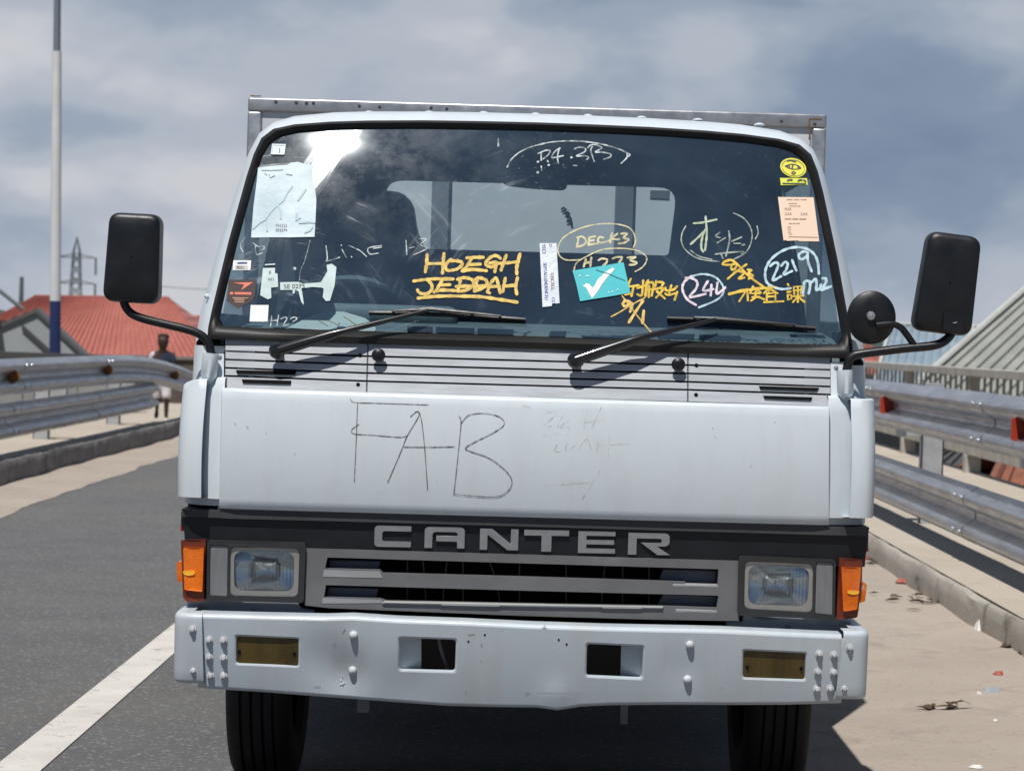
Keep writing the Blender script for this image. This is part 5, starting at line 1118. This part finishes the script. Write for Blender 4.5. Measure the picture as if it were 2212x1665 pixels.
def guard(name, label, xr, sgn, paths, posts, ztop, refl, rmat):
    g = thing(name, label, 'guard rail', (xr, posts[len(posts) // 2][1], posts[len(posts) // 2][2]))
    for p, joints in paths:
        m = MB(); wbeam(m, p, sgn); b = m.build('rail_beam', GALV, g, angle=30)
        for yj in joints:
            zj = None
            for a, c in zip(p, p[1:]):
                if a[1] <= yj <= c[1]: t = (yj - a[1]) / (c[1] - a[1]); zj = a[2] + (c[2] - a[2]) * t; xj = a[0] + (c[0] - a[0]) * t
            m = MB(); wbeam(m, [(xj, yj - .16, zj), (xj, yj + .16, zj)], sgn, .004); lap = m.build('beam_splice', GALV, b, angle=30)
            for dy in (-.1, .1):
                for h in (.060, .250):
                    m = MB(); m.lathe([(.016, -.002), (.016, .004), (.009, .011), (0, .012)], Matrix.Translation((xj + sgn * .086, yj + dy, zj + h)) @ Matrix.Scale(sgn, 4, (1, 0, 0)), 10); m.build('beam_bolt', BOLTG, lap)
    for x, y, z, zt_ in posts:
        m = MB(); a, c = sorted((x, x - sgn * .012))
        m.box(min(x, x - sgn * .15), max(x, x - sgn * .15), y - .006, y + .006, z - .3, zt_); m.box(a, c, y - .006, y + .075, z - .3, zt_); a, c = sorted((x - sgn * .138, x - sgn * .15)); m.box(a, c, y - .006, y + .075, z - .3, zt_)
        m.build('rail_post', POST, g, bevel=.002)
        m = MB(); m.box(min(x + sgn * .0, x + sgn * .16), max(x, x + sgn * .16), y + .0, y + .09, zt_ - .36, zt_ - .04); m.build('spacer_block', POST, g, bevel=.004)
    for x, y, z in refl:
        m = MB()
        q = [(x + sgn * .0, z - .075), (x + sgn * .085, z - .052), (x + sgn * .085, z + .052), (x, z + .075)] if rmat is REDR else [(x + sgn * (.045 + .055 * math.cos(t)), z + .055 * math.sin(t)) for t in [2 * math.pi * k / 16 for k in range(16)]]
        plate_xz(m, [q], y - .004, y + .004); 
        if rmat is REDR: m.box(min(x + sgn * .005, x + sgn * .012), max(x + sgn * .005, x + sgn * .012), y, y + .09, z - .05, z + .05)
        m.build('reflector', rmat, g, bevel=.0015)
    return g
zu = .785; zl = .268; xr = 2.46
P_ = lambda z: [(xr, y, z + .0) for y in [-24, -12, 0, 4, 8, 12, 16, 20, 28, 40, 60]]
guard('guard_rail', 'galvanised guard rail with red reflectors between the truck and the concrete parapet', xr, -1,
      [(P_(zu), [12.55, 16.55, 20.6]), (P_(zl), [13.0, 17.3])], [(2.62, y, .15, 1.10) for y in [-8.3, -4.3, -.3, 3.7, 7.7, 11.7, 15.7, 19.7, 23.7, 27.7]], 1.1,
      [(xr - .012, 11.55, zu + .155), (xr - .012, 15.87, zu + .155), (xr - .012, 20.8, zu + .155)], REDR)
xl = -4.45
def dip(y, a=25.0, s_=.0068): return -s_ * max(0, y - a) ** 2
up = [(xl, y, .70 + dip(y)) for y in [-20, -8, 4, 12, 16, 20, 23, 25, 26, 27, 28, 29, 30, 31, 32, 33]]
lo = [(xl, y, .325 + .035 * max(0, (y - 22) / 6)) for y in [-20, -8, 4, 12, 20, 24, 26, 27.9]]
guard('guard_rail', 'blurred galvanised guard rail with amber reflectors along the far side of the road', xl, 1,
      [(up, [20.6, 24.6]), (lo, [20.2, 24.2])], [(xl - .17, y, .2, .98 + dip(y)) for y in [10.5, 14.6, 18.7, 22.75, 26.7]], 1.0,
      [(xl + .01, 20.1, .86), (xl + .01, 24.6, .86), (xl + .01, 29.3, .86 + dip(29.3))], AMBR)
# concrete parapet with upright bars beyond the right walkway
PARA = mat('parapet_concrete', (.50, .475, .43), .85, var=.25, vscale=4, bump=.003, bscale=40, col2=(.36, .34, .31))
BARM = mat('parapet_bar', (.34, .34, .34), .6, metal=.3, var=.2, vscale=8)
pr = thing('parapet', 'pale concrete parapet with upright bars along the outer edge of the right walkway', 'parapet', (4.25, 22, .15))
XP = 4.28
m = MB(); m.box(XP - .07, XP + .07, -10, 60, 1.085, 1.165); m.build('top_rail', PARA, pr, bevel=.008)
m = MB(); m.box(XP - .06, XP + .06, -10, 60, .335, .425); m.build('lower_beam', PARA, pr, bevel=.008)
k = 0
for i in range(15):
    y = 3.4 + 3.85 * i; m = MB(); m.box(XP - .075, XP + .075, y, y + .14, -.1, .335); m.box(XP - .05, XP + .05, y + .03, y + .11, .425, 1.085); m.build('parapet_post', PARA, pr, bevel=.006)
bars = MB(); bars.box(XP - .012, XP + .012, -.012, .012, .425, 1.085); b0 = None
for i in range(64):
    y = 15.0 + i * .30
    if b0 is None: b0 = bars.build('parapet_bar', BARM, pr, bevel=0); b0.location.y += y; b0['_y'] = y
    else:
        c = b0.copy(); COL.objects.link(c); c.location.y += y - b0['_y']

# ================================================================== HOUSES AND WALLS
def roof_mat(name, c, cd, ang, sc, rough=.55, metal=0.0, bump=.03):
    m = mat(name, c, rough, metal=metal, col2=cd, vscale=1.2, detail=10, spec=.3)
    N, L, b = nodes_of(m); tc = N.new('ShaderNodeTexCoord'); mp = N.new('ShaderNodeMapping'); mp.inputs['Rotation'].default_value = (0, 0, R(ang)); L.new(tc.outputs['Object'], mp.inputs[0])
    wv = N.new('ShaderNodeTexWave'); wv.inputs['Scale'].default_value = sc; wv.inputs['Distortion'].default_value = 0.0; L.new(mp.outputs[0], wv.inputs[0])
    bp = N.new('ShaderNodeBump'); bp.inputs['Distance'].default_value = bump; L.new(wv.outputs['Fac'], bp.inputs['Height']); L.new(bp.outputs[0], b.inputs['Normal'])
    return m
REDT = roof_mat('red_sheet_roof', (.42, .148, .118), (.36, .12, .095), 0, 1.15)
def sheets(mb, a, b, c, d, pitch, h=.05, mi=0):
    """roof slope a-b (eave) to d-c (ridge) as folded sheets whose ribs run up the slope"""
    a, b, c, d = map(Vector, (a, b, c, d)); nrm = (b - a).cross(d - a).normalized()
    if nrm.z < 0: nrm = -nrm
    n = max(2, int((b - a).length / pitch)); prof = [(0, 0), (.62, 0), (.70, 1), (.92, 1), (1, 0)]
    lo = []; hi = []
    for i in range(n):
        for u, k in prof[:-1]:
            t = (i + u) / n; lo.append(a.lerp(b, t) + nrm * h * k); hi.append(d.lerp(c, t) + nrm * h * k)
    lo.append(b.copy()); hi.append(c.copy()); dn = nrm * .02
    mb.grid([[p - dn for p in lo], lo, hi, [p - dn for p in hi]], mi)
def house(name, label, loc, walls, wallm, roofm, faces, trims, trimm, pitch=.30, extra=None, group=None):
    h = thing(name, label, 'house', loc, group)
    m = MB()
    for w_ in walls: m.box(*w_)
    m.build('wall', wallm, h)
    m = MB()
    for f in faces:
        sheets(m, *f, pitch) if len(f) == 4 else m.add(f, [tuple(range(len(f)))])
    r = m.build('roof', roofm, h, smooth=False)
    if trims:
        m = MB()
        for a, b, rr in trims: m.tube([a, b], rr, 6)
        m.build('ridge_cap', trimm, r)
    return h
GREYW = mat('grey_render', (.36, .38, .40), .85, var=.15, vscale=.7); LBLOCK = mat('grey_block_wall', (.33, .325, .315), .9, var=.2, vscale=1.2, col2=(.25, .245, .24))
BROWNW = mat('brown_wall', (.12, .092, .078), .9, var=.3, vscale=1.5); TRIMD = mat('dark_trim', (.065, .065, .07), .7)
DARKW = mat('dark_sheet_wall', (.05, .053, .06), .7, var=.3, vscale=2, stretch=(6, 6, .3)); GREENR = mat('green_grey_roof', (.30, .31, .285), .55, col2=(.23, .24, .22), vscale=.8, detail=8, stretch=(3, 3, .6)); GRTRIM = mat('roof_trim_pale', (.52, .53, .50), .6, var=.2, vscale=2)
BLUER = mat('blue_grey_roof', (.26, .33, .38), .5, col2=(.19, .25, .30), vscale=1.5, detail=8); CLAYR = mat('clay_tile_roof', (.27, .10, .055), .8, col2=(.16, .065, .04), vscale=3, detail=8, bump=.02, bscale=9)
# left: big red roof, its lower wing, grey gable, flat-topped wall
h = house('red_roof_house', 'long house under a ribbed red sheet roof behind the far guard rail', (-13, 67, -.4), [(-16.8, -8.8, 64.6, 75.4, -.5, -.05)], GREYW, REDT,
      [((-17.6, 64, -.25), (-7.9, 64, -.25), (-10.75, 70, 2.24), (-14.75, 70, 2.17)), ((-7.9, 76, -.25), (-17.6, 76, -.25), (-14.75, 70, 2.17), (-10.75, 70, 2.24)), [(-17.6, 64, -.25), (-14.75, 70, 2.17), (-17.6, 76, -.25)], [(-7.9, 64, -.25), (-10.75, 70, 2.24), (-7.9, 76, -.25)]],
      [((-14.75, 70, 2.17), (-10.75, 70, 2.24), .045)], REDT, .20)
m = MB(); m.add([(-10.80, 69.9, 2.22), (-10.2, 69.9, 1.62), (-11.05, 69.9, 1.62), (-10.80, 70.3, 2.22), (-10.2, 70.3, 1.62), (-11.05, 70.3, 1.62)], [(0, 1, 2), (5, 4, 3), (0, 3, 4, 1), (1, 4, 5, 2), (2, 5, 3, 0)]); m.build('gable_vent', TRIMD, h)
house('red_roof_house', 'lower red-roofed house partly hidden behind the truck cab', (-7, 76, -.4), [(-11.5, -3, 74.5, 82, -.5, .2)], GREYW, REDT,
      [((-12.5, 73, .0), (-2, 73, .0), (-3, 78, 1.78), (-11.8, 78, 1.75)), ((-2, 83, 0), (-11.1, 83, 0), (-11.8, 78, 1.75), (-3, 78, 1.78))], [((-11.8, 78, 1.75), (-3, 78, 1.78), .05)], REDT, .20)
g = thing('gabled_house', 'grey gabled house with dark roof edges in front of the red roof', 'house', (-11.5, 55, -.4))
m = MB(); plate_xz(m, [[(-14.6, -.5), (-10.35, -.5), (-10.35, .62), (-11.52, 1.60), (-12.35, 1.24), (-14.6, 1.20)]], 55, 55.2); m.box(-14.5, -10.4, 55.2, 60, -.5, .3); m.build('wall', GREYW, g)
m = MB()
for a, b in (((-11.52, 54.93, 1.70), (-9.95, 54.93, .32)), ((-11.52, 54.93, 1.70), (-12.35, 54.93, 1.32))):
    A, B = Vector(a), Vector(b); d = Vector((0, 0, -.10)); bk = Vector((0, .55, 0))
    m.add([A, B, B + d, A + d, A + bk, B + bk, B + d + bk, A + d + bk], [(0, 1, 2, 3), (7, 6, 5, 4), (0, 4, 5, 1), (3, 2, 6, 7), (1, 5, 6, 2), (0, 3, 7, 4)])
m.build('roof', mat('gable_roof_grey', (.11, .115, .12), .6, var=.2, vscale=2), g, smooth=False)
m = MB(); m.box(-14.6, -12.35, 54.6, 58, 1.215, 1.40); m.build('eave_strip', REDT, g)
m = MB(); A, B = Vector((-11.85, 54.98, 1.32)), Vector((-10.0, 54.98, -.25)); d = Vector((0, 0, -.13)); m.add([A, B, B + d, A + d, A + Vector((0, -.03, 0)), B + Vector((0, -.03, 0)), B + d + Vector((0, -.03, 0)), A + d + Vector((0, -.03, 0))], [(0, 1, 2, 3), (7, 6, 5, 4), (0, 4, 5, 1), (3, 2, 6, 7), (1, 5, 6, 2), (0, 3, 7, 4)]); m.build('wall_band', TRIMD, g)
bw = thing('boundary_wall', 'low grey block wall with a dark coping behind the far guard rail', 'wall', (-9, 40, -.4))
m = MB(); x = -16.0
while x < -6.75:
    w_ = .93; m.box(x, min(x + w_ - .03, -6.70), 40, 40.15, -.5, .74); x += w_
m.box(-16, -6.74, 40.03, 40.12, -.5, .74); m.build('wall_panels', LBLOCK, bw)
m = MB(); m.box(-16, -6.68, 39.93, 40.22, .742, .84); m.build('coping', TRIMD, bw)
m = MB()
for q in (-9.2, -8.35, -7.5, -7.05): m.box(q, q + .08, 39.9, 39.96, -.4, .74)
bw2 = thing('brown_wall', 'brown rendered wall behind the walking child', 'wall', (-6, 46, -.4)); m2 = MB(); m2.box(-7.9, -4.6, 46, 46.2, -.5, .72); m2.build('wall_face', BROWNW, bw2); m2 = MB(); m2.box(-7.95, -4.6, 45.95, 46.25, .722, .78); m2.build('coping', mat('coping_grey', (.2, .18, .17), .8), bw2)
# right: green-grey hipped roof, blue-grey roof, small red roof, clay tiles close below
def hip(name, label, x0, x1, y0, y1, ze, zr, run, wallm, roofm, trimm, pitch, group=None, zg=-3.2, rr=.09):
    xm0, xm1, ym = x0 + run, x1 - run, (y0 + y1) / 2
    return house(name, label, ((x0 + x1) / 2, y0, zg), [(x0 + .5, x1 - .5, y0 + .5, y1 - .5, zg, ze - .03)], wallm, roofm,
        [((x0, y0, ze), (x1, y0, ze), (xm1, ym, zr), (xm0, ym, zr)), ((x1, y1, ze), (x0, y1, ze), (xm0, ym, zr), (xm1, ym, zr)), ((x0, y1, ze), (x0, y0, ze), (xm0, ym, zr), (xm0, ym + .01, zr)), ((x1, y0, ze), (x1, y1, ze), (xm1, ym, zr), (xm1, ym - .01, zr))],
        [((x0, y0, ze + .05), (xm0, ym, zr + .05), rr), ((xm0, ym, zr + .05), (xm1, ym, zr + .05), rr)], trimm, pitch, group=group)
house('green_roof_house', 'big house with a green-grey ribbed roof rising to the right beyond the parapet', (13, 39, -3.2), [(7.4, 20.5, 39.5, 51, -3.2, .46)], DARKW, GREENR,
      [((6.15, 39, .50), (21, 39, .50), (21, 45.5, 5.35), (12.55, 45.5, 5.35)), ((27, 52, .50), (18.95, 52, .50), (12.55, 45.5, 5.35), (21, 45.5, 5.35))], [((6.15, 39, .56), (12.55, 45.5, 5.42), .055)], GRTRIM, .23)
house('blue_roof_house', 'blue-grey ribbed roof in front of the hills, left of the green-grey roof', (12, 57, -3.2), [(9.2, 18, 57.5, 66, -3.2, .1)], GREYW, BLUER,
      [((8.25, 57, .15), (18.5, 57, .15), (18.5, 62, 2.02), (9.45, 62, 1.98)), ((18.5, 67, .15), (10.65, 67, .15), (9.45, 62, 1.98), (18.5, 62, 2.02))], [((8.25, 57, .2), (9.45, 62, 2.03), .05), ((9.45, 62, 2.03), (18.5, 62, 2.07), .05), ((10.5, 57, .2), (11.6, 62, 2.03), .045)], GRTRIM, .22)
hip('small_red_roof_house', 'small house with a red roof between the round mirror and the blue-grey roof', 9.2, 13.0, 76, 82, .55, 1.42, 1.6, GREYW, REDT, REDT, .22, rr=.04)
house('clay_roof_shed', 'low shed with a clay tile roof just below the parapet', (7, 29, -3.2), [(5.7, 9.5, 29.4, 33, -3.2, -.5)], BROWNW, CLAYR, [((5.5, 28.6, -.62), (9.8, 28.6, -.62), (9.8, 31, .16), (6.35, 31, .16)), ((9.8, 33.4, -.62), (5.5, 33.4, -.62), (6.35, 31, .16), (9.8, 31, .16))], [((5.5, 28.6, -.60), (6.35, 31, .18), .07)], CLAYR, .22)
hip('dark_roof_house', 'low dark-roofed house seen through the gap under the parapet beam', 5.2, 9.5, 35, 37.6, -.75, -.2, 1.2, BROWNW, TRIMD, TRIMD, .25, rr=.04)

# ================================================================== POLE, PYLON, WIRES
WPOLE = mat('white_pole_paint', (.70, .71, .73), .45, var=.1, vscale=3); BPOLE = mat('blue_pole_paint', (.022, .038, .13), .45, var=.2, vscale=3); GPOLE = mat('grey_pole', (.25, .28, .32), .5, metal=.5)
yp = 42.0; pb = U(119, 790, yp); lp = thing('street_lamp', 'tall white lamp post with a dark blue base beyond the far guard rail', 'lamp post', (pb.x, yp, -.35))
P0 = Vector((pb.x - .0, yp, -.35)); P1 = U(119.5, 650, yp); P2 = U(123, 112, yp); P3 = U(126, -260, yp)
P0 = P1 + (P1 - P2).normalized() * (P1.z + .35)
m = MB(); m.tube([P0, P1], [.105, .098], 20); m.build('pole_base', BPOLE, lp)
m = MB(); m.tube([P1, P2], [.098, .082], 20); m.build('pole', WPOLE, lp)
m = MB(); m.tube([P2, P3, P3 + Vector((.25, 0, .35)), P3 + Vector((1.3, 0, .6))], [.066, .055, .05, .045], 14); m.build('pole_top', GPOLE, lp)
m = MB(); e = P3 + Vector((1.3, 0, .6)); m.tube([e, e + Vector((.3, 0, .02)), e + Vector((.75, 0, .03))], [.06, .11, .05], 12, flat=.5); m.build('lamp_head', GPOLE, lp)
PYL = mat('pylon_steel', (.13, .15, .16), .6, metal=.3)
yq = 330.0; s_ = F / yq
c0 = U(163, 640, yq); py_ = thing('pylon', 'lattice power pylon rising beyond the red roof', 'pylon', (c0.x, yq, -8))
m = MB(); zt_ = U(163, 545, yq).z; ztt = U(163, 512, yq).z; zb_ = -8.0
def leg(z): return max(.32, .45 + (zt_ - z) * .045)
for a in (-1, 1):
    for b in (-1, 1): m.tube([(c0.x + a * leg(zb_), yq + b * leg(zb_), zb_), (c0.x + a * leg(zt_), yq + b * leg(zt_), zt_), (c0.x, yq, ztt)], .09, 5)
z = zb_
while z < zt_ - .5:
    z2 = z + 1.5; 
    for b in (-1, 1): m.tube([(c0.x - leg(z), yq + b * leg(z), z), (c0.x + leg(z2), yq + b * leg(z2), z2)], .05, 4); m.tube([(c0.x + leg(z), yq + b * leg(z), z), (c0.x - leg(z2), yq + b * leg(z2), z2)], .05, 4)
    z = z2
m.build('lattice_mast', PYL, py_, smooth=False)
for yy in (556, 612):
    zc = U(163, yy, yq).z; m = MB()
    for a in (-1, 1):
        m.tube([(c0.x, yq, zc + .55), (c0.x + a * 2.7, yq, zc)], .08, 5); m.tube([(c0.x, yq, zc), (c0.x + a * 2.7, yq, zc)], .08, 5); m.tube([(c0.x + a * 2.7, yq, zc), (c0.x + a * 2.75, yq, zc - 2.4)], .15, 6)
    m.build('cross_arm', PYL, py_, smooth=False)
m = MB(); q = U(47, 598, 120); m.tube([(q.x, 120, -2), q], [.22, .10], 8); tag(m.build('mast', PYL, None), 'thin dark mast standing behind the left end of the red roof', 'mast')
a, b = U(-30, 605, 60), U(50, 668, 60); m = MB(); m.tube([a, b], .055, 6); tag(m.build('stay_cable', PYL, None), 'thick slanting cable at the left edge above the red roof', 'cable')
a, b = U(330, 617, 110), U(470, 626, 110); m = MB(); m.tube([a, a.lerp(b, .5) - Vector((0, 0, .03)), b], .02, 5); tag(m.build('overhead_wire', PYL, None), 'thin overhead wire between the left mirror and the cab', 'wire')

# ================================================================== WALKING CHILD
SKIN = mat('dark_skin', (.045, .022, .014), .55, var=.15, vscale=30); SHIRT = mat('navy_shirt', (.02, .026, .06), .8, var=.2, vscale=10); SHORTS = mat('pale_shorts', (.62, .58, .60), .85, var=.12, vscale=12); SLEEVE = mat('pale_sleeve', (.58, .57, .62), .85); HAIR = mat('black_hair', (.008, .007, .007), .8); SHOE = mat('pale_shoe', (.60, .58, .55), .7)
yc = 36.0; f0 = U(347, 911, yc); H = 1.30; S = H / 1.75
ch = thing('person', 'child in a navy shirt and pale shorts walking behind the far guard rail', 'person', (f0.x, yc, f0.z))
def skin_obj(name, joints, bones, matl, sub=2, root=0):
    me = bpy.data.meshes.new(name); me.from_pydata([Vector((f0.x, yc, f0.z)) + Vector(j[0]) * S - Vector(ch['_org']) for j in joints], bones, []); me.materials.append(matl)
    o = bpy.data.objects.new(name, me); COL.objects.link(o); o.parent = ch
    o.modifiers.new('skin', 'SKIN'); sk = me.skin_vertices[0].data
    for i, j in enumerate(joints):
        r = j[1]; sk[i].radius = (r * S, r * S) if not isinstance(r, tuple) else (r[0] * S, r[1] * S)
    sk[root].use_root = True
    md = o.modifiers.new('sub', 'SUBSURF'); md.levels = sub; md.render_levels = sub
    for p in me.polygons: p.use_smooth = True
    return o
# walking away to the left, weight on the right foot, left heel lifted
J = [((0, 0, .90), (.15, .10)), ((0, 0, 1.12), (.14, .10)), ((0, -.01, 1.36), (.17, .095)), ((.0, -.02, 1.47), .055), ((.01, -.03, 1.56), (.105, .115)), ((.01, -.035, 1.675), (.145, .155)), ((.01, -.02, 1.77), .09),
     ((-.19, 0, 1.38), .062), ((-.25, .06, 1.12), .045), ((-.24, -.04, .90), .034), ((-.24, -.07, .83), .036), ((-.235, -.09, .76), .018),
     ((.19, 0, 1.38), .062), ((.26, -.06, 1.12), .045), ((.27, -.12, .90), .034), ((.27, -.14, .83), .036), ((.265, -.15, .76), .018),
     ((.10, 0, .82), .095), ((.12, -.08, .48), .062), ((.12, -.06, .10), .040), ((.13, -.10, .035), .040), ((.13, -.21, .025), .030),
     ((-.10, .02, .82), .095), ((-.10, .02, .50), .062), ((-.13, .30, .26), .040), ((-.14, .34, .19), .038), ((-.14, .28, .09), .028)]
Bn = [(0, 1), (1, 2), (2, 3), (3, 4), (4, 5), (5, 6), (2, 7), (7, 8), (8, 9), (9, 10), (10, 11), (2, 12), (12, 13), (13, 14), (14, 15), (15, 16), (0, 17), (17, 18), (18, 19), (19, 20), (20, 21), (0, 22), (22, 23), (23, 24), (24, 25), (25, 26)]
skin_obj('body', J, Bn, SKIN)
skin_obj('shirt', [((0, 0, .93), (.175, .12)), ((0, 0, 1.14), (.165, .118)), ((0, -.01, 1.37), (.195, .115)), ((0, -.015, 1.435), (.075, .07)), ((.20, 0, 1.375), .078), ((.245, -.04, 1.20), .066)], [(0, 1), (1, 2), (2, 3), (2, 4), (4, 5)], SHIRT)
skin_obj('sleeve', [((-.13, 0, 1.40), .085), ((-.20, .01, 1.37), .080), ((-.245, .05, 1.18), .066)], [(0, 1), (1, 2)], SLEEVE)
skin_obj('shorts', [((0, 0, .97), (.17, .115)), ((0, 0, .86), (.175, .125)), ((.105, -.03, .72), .115), ((.125, -.09, .46), .105), ((-.105, .03, .72), .115), ((-.11, .05, .46), .10)], [(0, 1), (1, 2), (2, 3), (1, 4), (4, 5)], SHORTS)
skin_obj('hair', [((.01, .012, 1.70), (.148, .15)), ((.01, .015, 1.77), (.135, .14)), ((.01, .015, 1.82), .08)], [(0, 1), (1, 2)], HAIR)
skin_obj('shoe', [((.13, -.07, .05), .052), ((.13, -.13, .04), .05), ((.13, -.24, .03), .04)], [(0, 1), (1, 2)], SHOE); skin_obj('shoe', [((-.14, .345, .20), .052), ((-.14, .31, .13), .05), ((-.14, .26, .06), .04)], [(0, 1), (1, 2)], SHIRT)
for a in (-1, 1):
    m = MB(); c = Vector((f0.x, yc, f0.z)) + Vector((.01 + a * .032, -.122, 1.645)) * S; m.lathe([(.0, -.012), (.009, -.006), (.012, 0), (.009, .006), (0, .012)], Matrix.Translation(c), 10); m.build('eye', HAIR, ch)
m = MB(); c = Vector((f0.x, yc, f0.z)) + Vector((.01, -.128, 1.61)) * S; m.tube([c + Vector((0, .02, .03)), c + Vector((0, -.012, -.004)), c + Vector((0, .012, -.012))], [.006, .013, .010], 8); m.build('nose', SKIN, ch)

# ================================================================== LITTER ON THE DUST
def on_road(a, b):
    d = ray(a, b); t = (.012 - CAM.z) / d.z; return CAM + d * t
def scrap(name, label, cat, px, py, sx, sy, sz, matl, seed, group=None):
    rnd = random.Random(seed); p = on_road(px, py); m = MB(); n = 9; ring = []
    for k in range(n):
        a = 2 * math.pi * k / n; r = rnd.uniform(.4, .85); ring.append((math.cos(a) * r, math.sin(a) * r))
    up_ = [Vector((p.x + x * sx * .7, p.y + y * sy * .7, .012 + sz * rnd.uniform(.5, 1.2))) for x, y in ring]; dn = [Vector((p.x + x * sx, p.y + y * sy, .013)) for x, y in ring]
    m.grid([dn, up_], close=True); m.add(up_, [tuple(range(n))]); m.add(dn, [tuple(range(n))[::-1]])
    return tag(m.build(name, matl, None, smooth=False), label, cat, group)
REDS = flat('red_plastic', (.34, .085, .06), .6); WHS = flat('white_plastic', (.70, .69, .66), .5); LEAF = flat('dry_leaf', (.10, .055, .03), .9, var=.4, vscale=40); BLS = flat('grey_blue_plastic', (.36, .42, .48), .5)
scrap('plastic_scrap', 'flat red plastic scrap on the dust below the kerb', 'litter', 2157, 1456, .04, .045, .012, REDS, 1)
scrap('plastic_bottle', 'small crushed pale bottle on the dust near the right picture edge', 'litter', 2143, 1497, .045, .028, .02, BLS, 2)
scrap('paper_scrap', 'white paper scrap at the right bottom corner of the dust', 'litter', 2110, 1658, .04, .025, .008, WHS, 3)
scrap('crumpled_paper', 'crumpled white paper lying against the kerb foot', 'litter', 2121, 1358, .085, .11, .045, WHS, 4)
scrap('plastic_scrap', 'small red scrap at the kerb foot beside the indicator lamp', 'litter', 1948, 1257, .05, .08, .02, REDS, 5)
scrap('plastic_scrap', 'red scrap on the dust right behind the side marker lamp', 'litter', 1866, 1208, .04, .06, .02, REDS, 15)
scrap('paper_scrap', 'tiny white paper scrap alone in the middle of the dust', 'litter', 2150, 1557, .014, .014, .008, WHS, 6)
scrap('pebble', 'small pale stone beside the crushed bottle', 'stone', 2115, 1500, .018, .02, .014, WHS, 9)
def leaves(label, px, py, w_, h_, n, seed):
    rnd = random.Random(seed); p = on_road(px, py); t = thing('leaf_heap', label, 'leaves', (p.x, p.y, .012))
    for k in range(n):
        c = p + Vector((rnd.gauss(0, w_), rnd.gauss(0, h_), 0)); a = rnd.uniform(0, 6.3); L_ = rnd.uniform(.025, .06); m = MB()
        d = Vector((math.cos(a), math.sin(a), 0)); s2 = Vector((-d.y, d.x, 0)) * L_ * rnd.uniform(.22, .4); c.z = .014 + rnd.uniform(0, .012); u = Vector((0, 0, rnd.uniform(.004, .02)))
        m.add([c - d * L_, c + s2 + u, c + d * L_ + u * .5, c - s2 + u], [(0, 1, 2, 3)])
        m.add([v - Vector((0, 0, .0015)) for v in (c - d * L_, c + s2 + u, c + d * L_ + u * .5, c - s2 + u)], [(3, 2, 1, 0)])
        m.build('leaf', LEAF, t, smooth=False)
leaves('dry brown leaves and twigs gathered on the dust in the lower right', 2040, 1530, .035, .03, 7, 1)
leaves('dry leaves and rubbish against the kerb foot beside the right headlamp', 1968, 1300, .09, .12, 14, 2)
leaves('scatter of dry leaves below the kerb, nearest the picture edge', 2195, 1400, .07, .12, 12, 3)
leaves('thin leaf litter on the kerb foot right of the side marker', 1900, 1215, .08, .2, 10, 4)
